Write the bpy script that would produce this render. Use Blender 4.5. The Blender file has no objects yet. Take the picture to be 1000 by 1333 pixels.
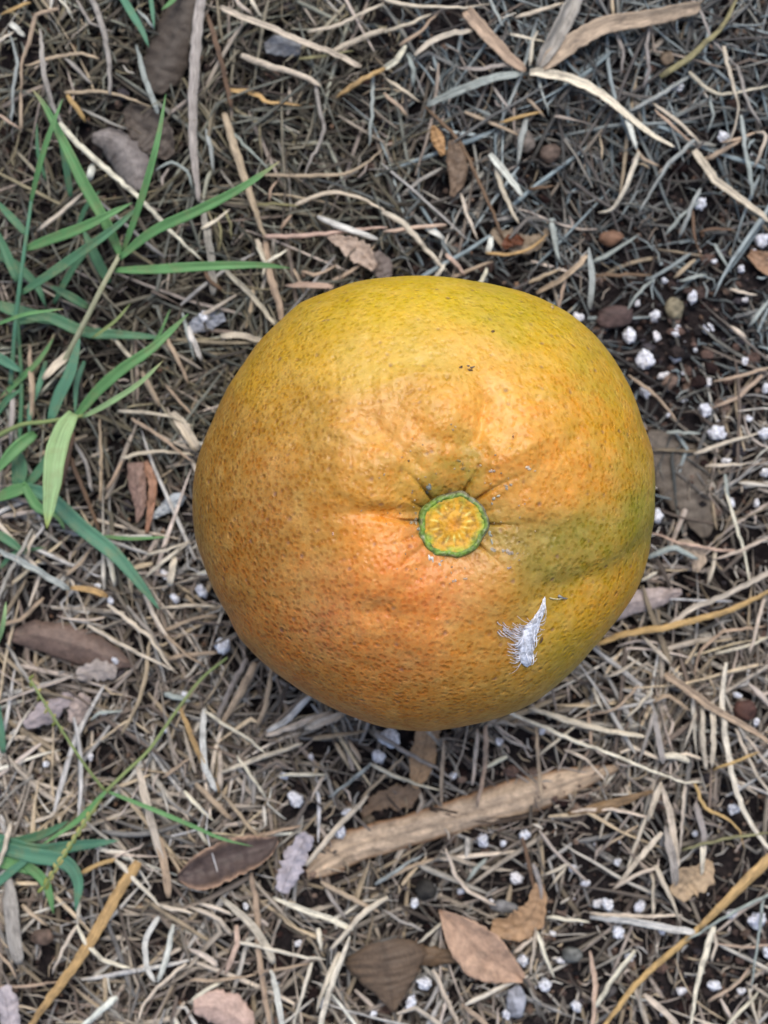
import bpy, math, random
import numpy as np
from mathutils import Vector, noise
from mathutils.bvhtree import BVHTree
random.seed(7); RNG = np.random.default_rng(7)
S = bpy.context.scene
C = S.collection
PI = math.pi

# ------------------------------------------------------------------ camera, sky, sun, exposure
CAM_H = 0.36                                   # metres above the soil, looking straight down
FOV = math.radians(40)
K = 2*math.tan(FOV/2)/1333.0                   # ground metres per photo pixel per metre of distance
cam_data = bpy.data.cameras.new('camera'); cam = bpy.data.objects.new('camera', cam_data); C.objects.link(cam)
cam.location = (0, 0, CAM_H)
cam_data.sensor_fit = 'VERTICAL'; cam_data.sensor_height = 36; cam_data.sensor_width = 27
cam_data.lens = 18/math.tan(FOV/2)
cam_data.clip_start = 0.01; cam_data.clip_end = 50
cam_data.dof.use_dof = True; cam_data.dof.focus_distance = 0.288
cam_data.dof.aperture_fstop = cam_data.lens/3.5
S.camera = cam
SUN_EL, SUN_AZ = math.radians(63), math.radians(8)   # azimuth from +Y (top of picture), clockwise
W = bpy.data.worlds.new('World'); S.world = W; W.use_nodes = True
nt = W.node_tree; nt.nodes.clear()
sky = nt.nodes.new('ShaderNodeTexSky'); sky.sky_type = 'NISHITA'; sky.sun_disc = False
sky.sun_elevation = SUN_EL; sky.sun_rotation = SUN_AZ
sky.air_density = 1.0; sky.dust_density = 4.0; sky.ozone_density = 1.0
hs = nt.nodes.new('ShaderNodeHueSaturation'); hs.inputs['Saturation'].default_value = 1.1
bg = nt.nodes.new('ShaderNodeBackground'); bg.inputs['Strength'].default_value = 0.135
ow = nt.nodes.new('ShaderNodeOutputWorld')
nt.links.new(sky.outputs[0], hs.inputs['Color']); nt.links.new(hs.outputs[0], bg.inputs['Color']); nt.links.new(bg.outputs[0], ow.inputs['Surface'])
sd = bpy.data.lights.new('sun', 'SUN'); sd.energy = 1.3; sd.angle = math.radians(28); sd.color = (1.0, 0.975, 0.94)
sun = bpy.data.objects.new('sun', sd); C.objects.link(sun)
sv = Vector((math.sin(SUN_AZ)*math.cos(SUN_EL), math.cos(SUN_AZ)*math.cos(SUN_EL), math.sin(SUN_EL)))
sun.rotation_euler = sv.to_track_quat('Z', 'Y').to_euler(); sun.location = sv*2
S.view_settings.view_transform = 'Standard'; S.view_settings.look = 'None'
S.view_settings.gamma = 1; S.view_settings.use_curve_mapping = False
S.view_settings.exposure = 0.42
S.render.engine = 'CYCLES'

# ------------------------------------------------------------------ helpers
def lin(r, g, b, f=1.0):
    o = []
    for c in (r, g, b):
        c /= 255.0
        o.append((c/12.92 if c <= 0.04045 else ((c+0.055)/1.055)**2.4)*f)
    return np.array(o)
def P(x, y, z=0.0):
    d = CAM_H - z
    return np.array([(x-500.0)*K*d, (666.5-y)*K*d, z])
def topx(X, Y, Z):
    d = CAM_H - Z
    return 500 + X/(K*d), 666.5 - Y/(K*d)
PX = K*(CAM_H-0.006)                            # metres per pixel near the litter surface
def mesh_obj(name, verts, faces, mat, parent=None, cols=None, uvs=None, smooth=True, local=True):
    v = np.asarray(verts, dtype=np.float64)
    loc = np.zeros(3)
    if parent is None and local:
        loc = (v.min(0)+v.max(0))/2; loc[2] = v[:, 2].min()
    elif parent is not None:
        loc0 = np.array(parent.get('_o', (0, 0, 0)))
        v = v - loc0
    if parent is None: v = v - loc
    me = bpy.data.meshes.new(name)
    nv = len(v)
    me.vertices.add(nv); me.vertices.foreach_set('co', v.astype(np.float32).ravel())
    lens = np.array([len(f) for f in faces]) if not isinstance(faces, np.ndarray) else np.full(len(faces), faces.shape[1])
    flat = np.concatenate([np.asarray(f) for f in faces]) if not isinstance(faces, np.ndarray) else faces.ravel()
    me.loops.add(len(flat)); me.loops.foreach_set('vertex_index', flat.astype(np.int32))
    starts = np.concatenate([[0], np.cumsum(lens)[:-1]]).astype(np.int32)
    me.polygons.add(len(lens)); me.polygons.foreach_set('loop_start', starts); me.polygons.foreach_set('loop_total', lens.astype(np.int32))
    me.polygons.foreach_set('use_smooth', np.full(len(lens), smooth))
    if uvs is not None:
        ul = me.uv_layers.new(name='uv'); ul.data.foreach_set('uv', np.asarray(uvs, dtype=np.float32)[flat].ravel())
    if cols is not None:
        ca = me.color_attributes.new('col', 'FLOAT_COLOR', 'POINT')
        c4 = np.ones((nv, 4), dtype=np.float32); c4[:, :3] = cols
        ca.data.foreach_set('color', c4.ravel())
    me.update(calc_edges=True); me.validate()
    me.materials.append(mat)
    o = bpy.data.objects.new(name, me); C.objects.link(o)
    if parent is not None: o.parent = parent
    else: o.location = loc
    return o
def tag(o, label, cat, group=None, kind=None):
    if label: o['label'] = label
    if cat: o['category'] = cat
    if group: o['group'] = group
    if kind: o['kind'] = kind
    return o
def thing(name, label, cat, loc, group=None):
    o = bpy.data.objects.new(name, None); C.objects.link(o); o.location = tuple(loc); o['_o'] = tuple(float(a) for a in loc)
    o.empty_display_size = 0.01
    return tag(o, label, cat, group)
def spline(pts, n, kink=0.0):
    p = np.asarray(pts, dtype=np.float64)
    if len(p) == 2: p = np.array([p[0], (p[0]+p[1])/2, p[1]])
    m = len(p)
    seg = np.linalg.norm(np.diff(p[:, :2], axis=0), axis=1); t = np.concatenate([[0], np.cumsum(seg)]); t /= max(t[-1], 1e-9)
    ext = np.vstack([2*p[0]-p[1], p, 2*p[-1]-p[-2]])
    out = []
    for u in np.linspace(0, 1, n):
        i = min(max(np.searchsorted(t, u, side='right')-1, 0), m-2)
        f = (u-t[i])/max(t[i+1]-t[i], 1e-9)
        a, b, c, d = ext[i], ext[i+1], ext[i+2], ext[i+3]
        out.append(0.5*((2*b)+(-a+c)*f+(2*a-5*b+4*c-d)*f*f+(-a+3*b-3*c+d)*f**3))
    lp = np.stack([np.interp(np.linspace(0, 1, n), t, p[:, k]) for k in range(p.shape[1])], 1)
    return np.array(out)*(1-kink)+lp*kink
def sweep(pts, hw, sec, thick, twist=None, rough=0.0):
    """sweep a closed section (a across, b up) along pts; hw half widths; returns verts, quads, uvs"""
    pts = np.asarray(pts); n = len(pts); s = len(sec)
    T = np.gradient(pts, axis=0); T /= np.maximum(np.linalg.norm(T, axis=1)[:, None], 1e-9)
    N = np.cross(T, np.array([0, 0, 1.0])); N /= np.maximum(np.linalg.norm(N, axis=1)[:, None], 1e-9)
    B = np.cross(N, T)
    if twist is not None:
        c, sn = np.cos(twist)[:, None], np.sin(twist)[:, None]
        N, B = N*c+B*sn, B*c-N*sn
    a = sec[:, 0][None, :, None]; b = sec[:, 1][None, :, None]
    h = np.asarray(hw)[:, None, None]; th = np.broadcast_to(np.asarray(thick, dtype=float).reshape(-1, 1, 1), (n, 1, 1))
    V = pts[:, None, :] + N[:, None, :]*a*h + B[:, None, :]*b*th
    if rough: V = V + RNG.normal(0, rough, V.shape)
    V = V.reshape(-1, 3)
    i = np.arange(n-1)[:, None]*s; j = np.arange(s)[None, :]; j2 = (j+1) % s
    F = np.stack([(i+j), (i+j2), (i+s+j2), (i+s+j)], -1).reshape(-1, 4)
    L = np.concatenate([[0], np.cumsum(np.linalg.norm(np.diff(pts, axis=0), axis=1))])
    uv = np.stack([np.broadcast_to(sec[:, 0][None, :]*0.5+0.5, (n, s))*np.mean(hw)*2, np.broadcast_to(L[:, None], (n, s))], -1).reshape(-1, 2)
    return V, F, uv
def ring(s, flat=1.0):
    t = np.arange(s)*2*PI/s + 0.3
    return np.stack([np.cos(t), np.sin(t)*flat], 1)
def blade_sec(na=7, fold=0.35, th=0.12, curl=0.0):
    a = np.linspace(-1, 1, na)
    b = np.abs(a)*fold + curl*a*a
    top = np.stack([a, b+th], 1); bot = np.stack([a[::-1], b[::-1]-th], 1)
    return np.vstack([top, bot])
def capped(F, n, s):
    return [list(map(int, f)) for f in F] + [list(range(s))[::-1], list(range((n-1)*s, n*s))]

# ------------------------------------------------------------------ materials
def newmat(name):
    m = bpy.data.materials.new(name); m.use_nodes = True
    t = m.node_tree; p = t.nodes['Principled BSDF']; return m, t, p
def nd(t, kind, **kw):
    n = t.nodes.new(kind)
    for k, v in kw.items(): setattr(n, k, v)
    return n
def math_n(t, op, a, b=None, clamp=False):
    n = nd(t, 'ShaderNodeMath', operation=op, use_clamp=clamp)
    for i, v in enumerate((a, b)):
        if v is None: continue
        if isinstance(v, (int, float)): n.inputs[i].default_value = v
        else: t.links.new(v, n.inputs[i])
    return n.outputs[0]
def mixc(t, fac, a, b, mode='MIX'):
    n = nd(t, 'ShaderNodeMix', data_type='RGBA', blend_type=mode)
    for s_, v in ((n.inputs[0], fac), (n.inputs[6], a), (n.inputs[7], b)):
        if isinstance(v, (int, float)): s_.default_value = v
        elif isinstance(v, (tuple, list, np.ndarray)): s_.default_value = tuple(v)[:3]+(1,)
        else: t.links.new(v, s_)
    return n.outputs[2]
def ramp(t, fac, stops):
    n = nd(t, 'ShaderNodeValToRGB'); e = n.color_ramp.elements
    while len(e) < len(stops): e.new(0.5)
    for el, (pos, c) in zip(e, stops):
        el.position = pos; el.color = (c, c, c, 1) if isinstance(c, (int, float)) else tuple(c)[:3]+(1,)
    t.links.new(fac, n.inputs[0]); return n.outputs[0]
def fiber_mat(name, rough=0.6, streak=0.35, translucent=0.0, blot=0.35, blotcol=(0.05, 0.035, 0.025), us=9000, vs=160, spec=0.35, bump=0.00012):
    m, t, p = newmat(name)
    at = nd(t, 'ShaderNodeVertexColor', layer_name='col')
    uv = nd(t, 'ShaderNodeUVMap', uv_map='uv'); mp = nd(t, 'ShaderNodeMapping')
    mp.inputs['Scale'].default_value = (us, vs, 1); t.links.new(uv.outputs[0], mp.inputs[0])
    n1 = nd(t, 'ShaderNodeTexNoise'); n1.inputs['Scale'].default_value = 1; n1.inputs['Detail'].default_value = 3; t.links.new(mp.outputs[0], n1.inputs[0])
    geo = nd(t, 'ShaderNodeTexCoord')
    gp = nd(t, 'ShaderNodeNewGeometry')
    n2 = nd(t, 'ShaderNodeTexNoise'); n2.inputs['Scale'].default_value = 260; n2.inputs['Detail'].default_value = 4; n2.inputs['Roughness'].default_value = .65; t.links.new(gp.outputs['Position'], n2.inputs[0])
    st = ramp(t, n1.outputs[0], [(0.3, 1-streak), (0.7, 1+streak*0.6)])
    c = mixc(t, 1.0, at.outputs[0], st, 'MULTIPLY')
    bm = ramp(t, n2.outputs[0], [(0.5, 0), (0.72, blot)])
    c = mixc(t, bm, c, blotcol)
    t.links.new(c, p.inputs['Base Color']); p.inputs['Roughness'].default_value = rough
    p.inputs['Specular IOR Level'].default_value = spec
    bp = nd(t, 'ShaderNodeBump'); bp.inputs['Distance'].default_value = bump; bp.inputs['Strength'].default_value = 0.8
    t.links.new(n1.outputs[0], bp.inputs['Height']); t.links.new(bp.outputs[0], p.inputs['Normal'])
    if translucent:
        tr = nd(t, 'ShaderNodeBsdfTranslucent'); t.links.new(c, tr.inputs[0])
        mx = nd(t, 'ShaderNodeMixShader'); mx.inputs[0].default_value = translucent
        t.links.new(p.outputs[0], mx.inputs[1]); t.links.new(tr.outputs[0], mx.inputs[2])
        t.links.new(mx.outputs[0], t.nodes['Material Output'].inputs[0])
    return m
M_straw = fiber_mat('dry_straw', streak=0.5, us=5200, vs=260, blot=.55, blotcol=(0.035,0.028,0.025), bump=.0002)
M_leaf = fiber_mat('dead_leaf', rough=0.55, streak=0.22, blot=0.5, us=2600, vs=900, bump=0.0002)
M_green = fiber_mat('green_blade', rough=0.5, streak=0.4, translucent=0.3, blot=0.45, blotcol=(0.3, 0.3, 0.14), us=9000, vs=60, bump=0.00008)

def soil_mat():
    m, t, p = newmat('potting_soil')
    g = nd(t, 'ShaderNodeNewGeometry')
    n = nd(t, 'ShaderNodeTexNoise'); n.inputs['Scale'].default_value = 420; n.inputs['Detail'].default_value = 6; n.inputs['Roughness'].default_value = .7
    t.links.new(g.outputs['Position'], n.inputs[0])
    c = ramp(t, n.outputs[0], [(0.3, lin(18, 16, 18)), (0.5, lin(38, 34, 35)), (0.66, lin(64, 56, 54)), (0.8, lin(96, 84, 78))])
    n2 = nd(t, 'ShaderNodeTexNoise'); n2.inputs['Scale'].default_value = 30; t.links.new(g.outputs['Position'], n2.inputs[0])
    c = mixc(t, ramp(t, n2.outputs[0], [(0.4, 0.0), (0.65, 0.5)]), c, lin(32, 26, 26))
    t.links.new(c, p.inputs['Base Color']); p.inputs['Roughness'].default_value = 0.9; p.inputs['Specular IOR Level'].default_value = 0.2
    b = nd(t, 'ShaderNodeBump'); b.inputs['Distance'].default_value = 0.0015; t.links.new(n.outputs[0], b.inputs['Height']); t.links.new(b.outputs[0], p.inputs['Normal'])
    return m
M_soil = soil_mat()
def grain_mat(name, rough, spec, bumpd, sc):
    m, t, p = newmat(name)
    at = nd(t, 'ShaderNodeVertexColor', layer_name='col'); g = nd(t, 'ShaderNodeNewGeometry')
    n = nd(t, 'ShaderNodeTexNoise'); n.inputs['Scale'].default_value = sc; n.inputs['Detail'].default_value = 5; t.links.new(g.outputs['Position'], n.inputs[0])
    c = mixc(t, 1.0, at.outputs[0], ramp(t, n.outputs[0], [(0.34, 0.5), (0.56, 1.05)]), 'MULTIPLY')
    t.links.new(c, p.inputs['Base Color']); p.inputs['Roughness'].default_value = rough; p.inputs['Specular IOR Level'].default_value = spec
    b = nd(t, 'ShaderNodeBump'); b.inputs['Distance'].default_value = bumpd; t.links.new(n.outputs[0], b.inputs['Height']); t.links.new(b.outputs[0], p.inputs['Normal'])
    return m
M_crumb = grain_mat('soil_crumb', 0.9, 0.2, 0.0005, 900)
M_perlite = grain_mat('perlite', 0.85, 0.25, 0.0009, 1100)
M_pebble = grain_mat('pebble', 0.7, 0.3, 0.0003, 500)

# ------------------------------------------------------------------ density of the litter (photo pixel coordinates of the ground point)
def bare(x, y):
    b = 0.0
    for cx, cy, rx, ry, a in ((885, 450, 130, 150, 1.0), (960, 350, 80, 120, .8), (720, 1160, 110, 60, .9), (640, 1130, 70, 40, .8), (790, 1090, 60, 60, .7),
                              (880, 1270, 110, 60, .65), (700, 1270, 80, 60, .6), (930, 1240, 80, 50, .7), (560, 1040, 110, 34, 1.0), (660, 1005, 90, 26, 1.0), (490, 1068, 60, 22, 1.0), (700, 920, 60, 40, .5),
                              (200, 660, 40, 40, .6), (60, 830, 80, 40, .3), (350, 110, 40, 25, .7), (900, 150, 90, 60, .3), (850, 620, 60, 80, .4), (470, 1060, 40, 40, .7)):
        d = ((x-cx)/rx)**2+((y-cy)/ry)**2
        b = max(b, a*math.exp(-d*0.9))
    return b
def soil_z(X, Y):
    v = Vector((X*22, Y*22, 0.3))
    return 0.0022*noise.noise(v) + 0.0011*noise.noise(v*4.1) + 0.0006*noise.noise(v*13)
def litter_z(X, Y):
    px, py = topx(X, Y, 0.004)
    return soil_z(X, Y) + 0.0012 + 0.0052*(1-bare(px, py))

# ------------------------------------------------------------------ soil sheet
def axis(half, step, far):
    a = list(np.arange(0, half, step)); s = step
    while a[-1] < far: s *= 1.35; a.append(a[-1]+s)
    a = np.array(a); return np.concatenate([-a[:0:-1], a])
ax = axis(0.15, 0.0009, 4.0); ay = axis(0.18, 0.0009, 4.0)
sv_ = np.empty((len(ay), len(ax), 3))
for j, yy in enumerate(ay):
    for i, xx in enumerate(ax):
        sv_[j, i] = (xx, yy, soil_z(xx, yy))
nx = len(ax)
ii, jj = np.meshgrid(np.arange(nx-1), np.arange(len(ay)-1))
q = (jj*nx+ii).ravel(); SF = np.stack([q, q+1, q+nx+1, q+nx], 1)
so = mesh_obj('soil', sv_.reshape(-1, 3), SF, M_soil, local=False); so['kind'] = 'structure'

# icosahedron helpers
def ico(sub):
    import bmesh
    bm = bmesh.new(); bmesh.ops.create_icosphere(bm, subdivisions=sub, radius=1)
    v = np.array([w.co[:] for w in bm.verts]); f = np.array([[w.index for w in fc.verts] for fc in bm.faces]); bm.free(); return v, f
I1 = ico(1); I2 = ico(2); I3 = ico(3)
def rotm():
    q = RNG.normal(size=4); q /= np.linalg.norm(q); w, x, y, z = q
    return np.array([[1-2*(y*y+z*z), 2*(x*y-z*w), 2*(x*z+y*w)], [2*(x*y+z*w), 1-2*(x*x+z*z), 2*(y*z-x*w)], [2*(x*z-y*w), 2*(y*z+x*w), 1-2*(x*x+y*y)]])
class Batch:
    def __init__(s): s.v = []; s.f = []; s.c = []; s.u = []; s.n = 0
    def add(s, V, F, col, uv=None):
        s.v.append(V); s.f.append(F+s.n); s.c.append(np.broadcast_to(col, V.shape)); s.u.append(uv if uv is not None else np.zeros((len(V), 2))); s.n += len(V)
    def build(s, name, mat, smooth=True):
        return mesh_obj(name, np.vstack(s.v), np.vstack(s.f), mat, cols=np.vstack(s.c), uvs=np.vstack(s.u), smooth=smooth, local=False)

# soil crumbs
CR = [lin(*c) for c in ((28, 26, 28), (40, 36, 36), (56, 48, 46), (72, 60, 56), (96, 78, 70), (22, 22, 26), (72, 68, 72), (122, 104, 92), (48, 34, 32))]
b = Batch()
n_c = 0
while n_c < 13000:
    X, Y = RNG.uniform(-.16, .16), RNG.uniform(-.19, .19)
    px, py = topx(X, Y, 0.002); br = bare(px, py)
    if RNG.random() > 0.35+0.65*br: continue
    r = min(0.00035+RNG.exponential(0.00045), 0.0024)
    V = I1[0]*(1+RNG.uniform(-.28, .28, (len(I1[0]), 1))); V = V @ (rotm()*np.array([1, RNG.uniform(.6, 1), RNG.uniform(.5, .9)]))*r
    V = V + np.array([X, Y, soil_z(X, Y)+r*RNG.uniform(.1, 1.3)])
    b.add(V, I1[1], CR[RNG.integers(len(CR))]*RNG.uniform(.7, 1.2)); n_c += 1
tag(b.build('soil_crumbs', M_crumb, smooth=False), 'dark brown crumbs of potting soil between the straws', 'soil', kind='stuff')

# ------------------------------------------------------------------ perlite positions (x, y, r) in photo pixels
PERL = [(820,437,12),(840,469,16),(880,431,10),(863,489,8),(853,411,8),(902,387,8),(922,428,9),(855,438,7),(880,465,8),(992,313,11),(982,328,5),
 (752,413,8),(840,510,9),(933,564,12),(918,534,10),(922,498,6),(998,505,6),(995,564,9),(952,655,8),(998,615,9),(290,841,11),(263,770,9),(228,779,8),
 (507,960,15),(493,985,9),(443,1083,9),(452,1058,8),(385,1040,13),(856,672,9),(706,952,6),(629,1094,11),(672,1143,10),(683,1087,7),(804,1122,5),(833,1180,10),
 (778,1176,8),(791,1178,9),(805,1213,9),(863,1211,6),(887,1290,8),(930,1283,9),(985,1198,12),(998,1240,8),(952,1190,9),(553,1280,10),(535,1305,9),
 (681,1250,9),(730,1250,6),(710,1282,9),(955,1053,9),(962,1022,6),(882,113,10),(942,178,8),(912,265,8),(865,365,5),(970,390,5),(265,412,8),
 (127,764,5),(144,782,5),(215,748,8),(820,1245,7),(905,1085,5),(600,1160,6),(640,1175,6),(655,1098,5),(745,1130,6),(762,1150,7),(720,1215,5),
 (955,430,5),(890,520,5),(905,455,4),(830,395,5),(970,470,6),(975,545,5),(870,540,4),(945,600,6),(790,420,5),(930,340,4),(965,350,6),(985,655,5),
 (540,1175,7),(420,1305,8),(486,1320,6),(388,1228,5),(320,1180,5),(240,905,6),(215,950,5),(965,1290,6),(750,1310,7),(660,1320,8),(985,940,6),
 (118,985,6),(60,995,5),(150,860,5),(370,1010,6),(405,985,5),(590,1010,5),(650,965,5),(960,905,6)]
blockers = [(x, y, r+3) for x, y, r in PERL]
# ------------------------------------------------------------------ the orange
FC = P(550, 655, 0.044)                        # centre of the fruit
OUT = [(560,361),(509,362),(458,369),(424,381),(390,396),(366,418),(342,442),(319,473),(295,507),(278,544),(261,585),(252,629),(251,650),(254,698),(264,732),
 (278,769),(298,803),(312,830),(339,858),(373,885),(410,909),(458,932),(502,946),(546,950),(608,943),(669,926),(696,912),(734,881),(764,851),(792,817),
 (822,776),(836,749),(846,715),(849,674),(849,650),(846,592),(833,552),(819,509),(797,469),(772,437),(736,408),(693,387),(657,376),(614,367)]
oa = np.array([math.atan2(655-y, x-550) for x, y in OUT]); orr = np.array([math.hypot(x-550, y-655) for x, y in OUT])
od = np.argsort(oa); oa, orr = oa[od], orr[od]
def out_r(phi):
    base = np.interp(phi, oa, orr, period=2*PI)
    return base*K*(CAM_H-0.044)*0.987
axisv = np.array([0.094, -0.092, 1.0]); axisv /= np.linalg.norm(axisv)
e1 = np.cross([0, 1, 0], axisv); e1 /= np.linalg.norm(e1); e2 = np.cross(axisv, e1)
NT, NP = 420, 640
tt = np.concatenate([np.linspace(0.0, 1.65, 320, endpoint=False), np.linspace(1.65, PI, 100)]); NT = len(tt)
pp = np.arange(NP)*2*PI/NP
th, ph = np.meshgrid(tt, pp, indexing='ij')
D = axisv*np.cos(th)[..., None] + e1*(np.sin(th)*np.cos(ph))[..., None] + e2*(np.sin(th)*np.sin(ph))[..., None]
phi = np.arctan2(D[..., 1], D[..., 0]); ch = np.hypot(D[..., 0], D[..., 1])
rxy = out_r(phi)
rh = (np.mean(rxy)*(1-ch**1.5) + rxy*ch**1.5)
vz = np.where(D[..., 2] > 0, 0.0462, 0.0425)
# superellipse-like blend: slightly flattened crown
zc = np.abs(D[..., 2])
R = (ch**2.25/rh**2.25 + zc**2.25/vz**2.25)**(-1/2.25)
Pk = FC + D*R[..., None]
def bumps(px, py):
    d = np.zeros_like(px)
    for x, y, sx, sy, a, rot in LUMPS:
        c, s = math.cos(rot), math.sin(rot); u = (px-x)*c+(py-y)*s; v = -(px-x)*s+(py-y)*c
        d += a*np.exp(-(u/sx)**2/2-(v/sy)**2/2)
    return d
LUMPS = [(590,683,34,34,-2.6,0),(590,683,80,80,-1.2,0),(668,595,42,34,1.25,0.2),(475,612,46,36,1.0,-.2),(560,530,50,34,.85,0),(640,545,14,40,-.7,-0.25),(612,580,12,34,-.6,.2),
 (498,560,16,34,-.8,.8),(520,745,60,34,.9,-.4),(640,755,40,50,.5,.5),(715,690,50,60,-.35,0),(760,770,90,20,-.45,-.45),(800,690,40,50,.3,0),(560,610,14,26,.5,0),
 (505,668,40,7,-.8,.0),(445,560,30,30,.4,0),(700,660,40,16,.5,.1),(600,440,60,16,.25,0),(715,520,30,40,.4,0),(420,470,50,40,.35,0),(350,600,30,60,.3,0),
 (530,840,60,24,.3,.1),(690,840,50,30,-.3,-.4),(610,800,24,40,-.35,0.1),(500,800,50,12,-.3,.3),(765,610,30,50,.3,0)]
pxv, pyv = topx(Pk[..., 0], Pk[..., 1], Pk[..., 2])
up = np.clip(D[..., 2]*3, 0, 1)
dsp = bumps(pxv, pyv)*up*0.0021
# creases radiating from the calyx (angle in the picture, inner r, outer r, depth mm, width px)
for ang, r0, r1, dep, wd, bend in ((178, 44, 92, 1.1, 3.0, 8), (128, 46, 84, 1.0, 3.2, -10), (100, 46, 66, .4, 2.5, 0), (66, 46, 78, 1.0, 2.6, 5), (42, 46, 96, .9, 3.2, 10), (18, 46, 70, .4, 2.5, 0),
                                  (-2, 46, 84, .9, 2.6, -3), (-38, 46, 80, .8, 3.0, 8), (-64, 46, 62, .4, 2.5, 0), (-100, 46, 66, .35, 2.6, 0), (-140, 46, 84, .45, 4, 5), (152, 46, 74, .5, 3, 4), (200, 48, 80, .5, 4, 4)):
    a = math.radians(ang); ux, uy = math.cos(a), -math.sin(a)
    u = (pxv-590)*ux+(pyv-683)*uy; v = -(pxv-590)*uy+(pyv-683)*ux
    f = np.clip((u-r0+16)/14, 0, 1)*np.clip((r1+18-u)/42, 0, 1)
    v = v - bend*((u-r0)/60)**2
    dsp -= dep*0.001*f*np.exp(-(v/wd)**2)*up*.7
    dsp += dep*0.00018*f*np.exp(-((np.abs(v)-9)/6)**2)*up
cm = np.zeros_like(pxv)
for ang, r0, r1, wd, bend in ((178, 44, 88, 1.7, 8), (128, 46, 80, 1.7, -10), (66, 46, 72, 1.5, 5), (42, 46, 84, 1.6, 10), (-2, 46, 78, 1.4, -3), (-38, 46, 72, 1.4, 8), (152, 46, 66, 1.3, 4)):
    a = math.radians(ang); ux, uy = math.cos(a), -math.sin(a)
    u = (pxv-590)*ux+(pyv-683)*uy; v = -(pxv-590)*uy+(pyv-683)*ux - bend*((u-r0)/60)**2
    f = np.clip((u-r0+8)/6, 0, 1)*np.clip((r1-u)/26, 0, 1)
    cm = np.maximum(cm, f*np.exp(-(v/wd)**2)); dsp -= 0.0006*f*np.exp(-(v/wd)**2)*up
def seg_d(pts):
    d = np.full(pxv.shape, 1e9)
    for (x0, y0), (x1, y1) in zip(pts[:-1], pts[1:]):
        L2 = (x1-x0)**2+(y1-y0)**2; t_ = np.clip(((pxv-x0)*(x1-x0)+(pyv-y0)*(y1-y0))/L2, 0, 1)
        d = np.minimum(d, np.hypot(pxv-x0-t_*(x1-x0), pyv-y0-t_*(y1-y0)))
    return d
for pts_, amp, wd in (([(470,545),(486,550),(505,568),(528,588),(545,605)], -.55, 7), ([(634,518),(629,545),(626,570),(636,592)], -.75, 6), ([(645,604),(672,588),(702,574)], .5, 7),
                      ([(436,556),(470,576),(522,602)], .5, 8), ([(540,552),(560,572),(600,578),(622,568)], -.5, 8), ([(710,768),(765,760),(812,736),(846,702)], -.8, 15),
                      ([(562,738),(520,772),(478,800)], -.4, 10), ([(620,445),(636,462),(650,470)], -.25, 6), ([(700,610),(730,590),(750,560)], -.35, 9), ([(455,640),(490,648),(520,660)], .35, 8), ([(500,500),(540,486),(590,490)], .35, 10)):
    dsp += amp*0.001*np.exp(-(seg_d(pts_)/wd)**2/1.4)*up
prng = np.random.default_rng(3)
for (cx, cy, sx, sy, n_) in ((565, 510, 75, 50, 90), (700, 560, 60, 70, 70), (460, 600, 40, 60, 45), (540, 790, 110, 60, 60), (430, 520, 60, 60, 40)):
    for k in range(n_):
        x, y = prng.normal(cx, sx), prng.normal(cy, sy)
        if math.hypot(x-590, y-683) < 62: continue
        m_k = (np.abs(pxv-x) < 16) & (np.abs(pyv-y) < 16); w_ = prng.uniform(2.8, 4.6)
        dsp[m_k] -= prng.uniform(.08, .24)*0.001*np.exp(-((pxv[m_k]-x)**2+(pyv[m_k]-y)**2)/(2*w_*w_))*up[m_k]
nz = np.array([noise.noise(Vector(v)*95)*0.5+noise.noise(Vector(v)*230)*0.32+noise.noise(Vector(v)*40)*1.0 for v in Pk.reshape(-1, 3)]).reshape(NT, NP)
near = np.exp(-(((pxv-590)/150)**2+((pyv-640)/130)**2))
dsp += nz*0.00042*(0.55+3.2*near*up)
Pk = Pk + D*dsp[..., None]
# colour of the rind: control colours (picture position, sRGB)
CC = [(560,380,215,182,52),(430,405,208,168,42),(500,400,214,178,50),(640,395,208,178,58),(700,415,206,172,52),(780,465,202,165,60),(350,480,198,150,48),(400,450,205,160,55),(480,450,222,178,84),(540,440,222,180,84),(600,470,224,174,82),
 (700,500,226,170,62),(760,560,220,155,52),(820,600,186,146,54),(838,660,138,136,44),(760,700,136,124,36),(725,740,132,122,38),(780,690,134,124,38),(700,720,140,124,44),(810,690,138,128,42),(800,720,156,134,34),(822,765,205,152,40),(790,790,205,152,38),(750,820,202,156,36),(735,865,172,142,46),
 (690,900,176,132,52),(600,925,188,122,40),(640,890,186,128,44),(540,930,192,118,40),(450,910,198,116,44),(380,870,192,112,52),(320,820,186,110,50),(290,760,176,112,48),(262,650,160,108,40),(300,560,178,122,44),(270,600,170,116,44),(340,620,178,118,28),(330,690,172,112,30),
 (420,600,190,130,44),(410,690,184,122,36),(380,540,188,136,44),(500,640,216,146,58),(470,580,222,162,88),(520,560,222,156,88),(560,540,220,158,72),(640,520,236,170,86),(700,560,232,166,82),(720,610,230,154,64),(660,640,205,140,62),(580,612,176,142,54),(600,630,160,135,52),
 (640,690,150,132,64),(655,715,158,128,62),(480,700,226,138,52),(520,735,224,126,58),(545,770,218,120,62),(470,780,206,124,66),(600,770,212,134,80),(640,790,202,138,66),(540,840,202,124,62),(430,800,190,118,74),(620,860,196,130,52),(690,700,156,126,60),(670,760,192,138,66),
 (800,500,200,160,58),(780,640,205,140,50),(700,650,210,138,56),(570,590,200,146,60),(540,640,200,150,62),(400,750,186,120,60),(690,780,182,136,40),(610,740,210,140,84),(560,720,214,140,84)]
cp = np.array([(c[0], c[1]) for c in CC], dtype=float); cv = np.array([lin(*c[2:]) for c in CC])
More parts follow.
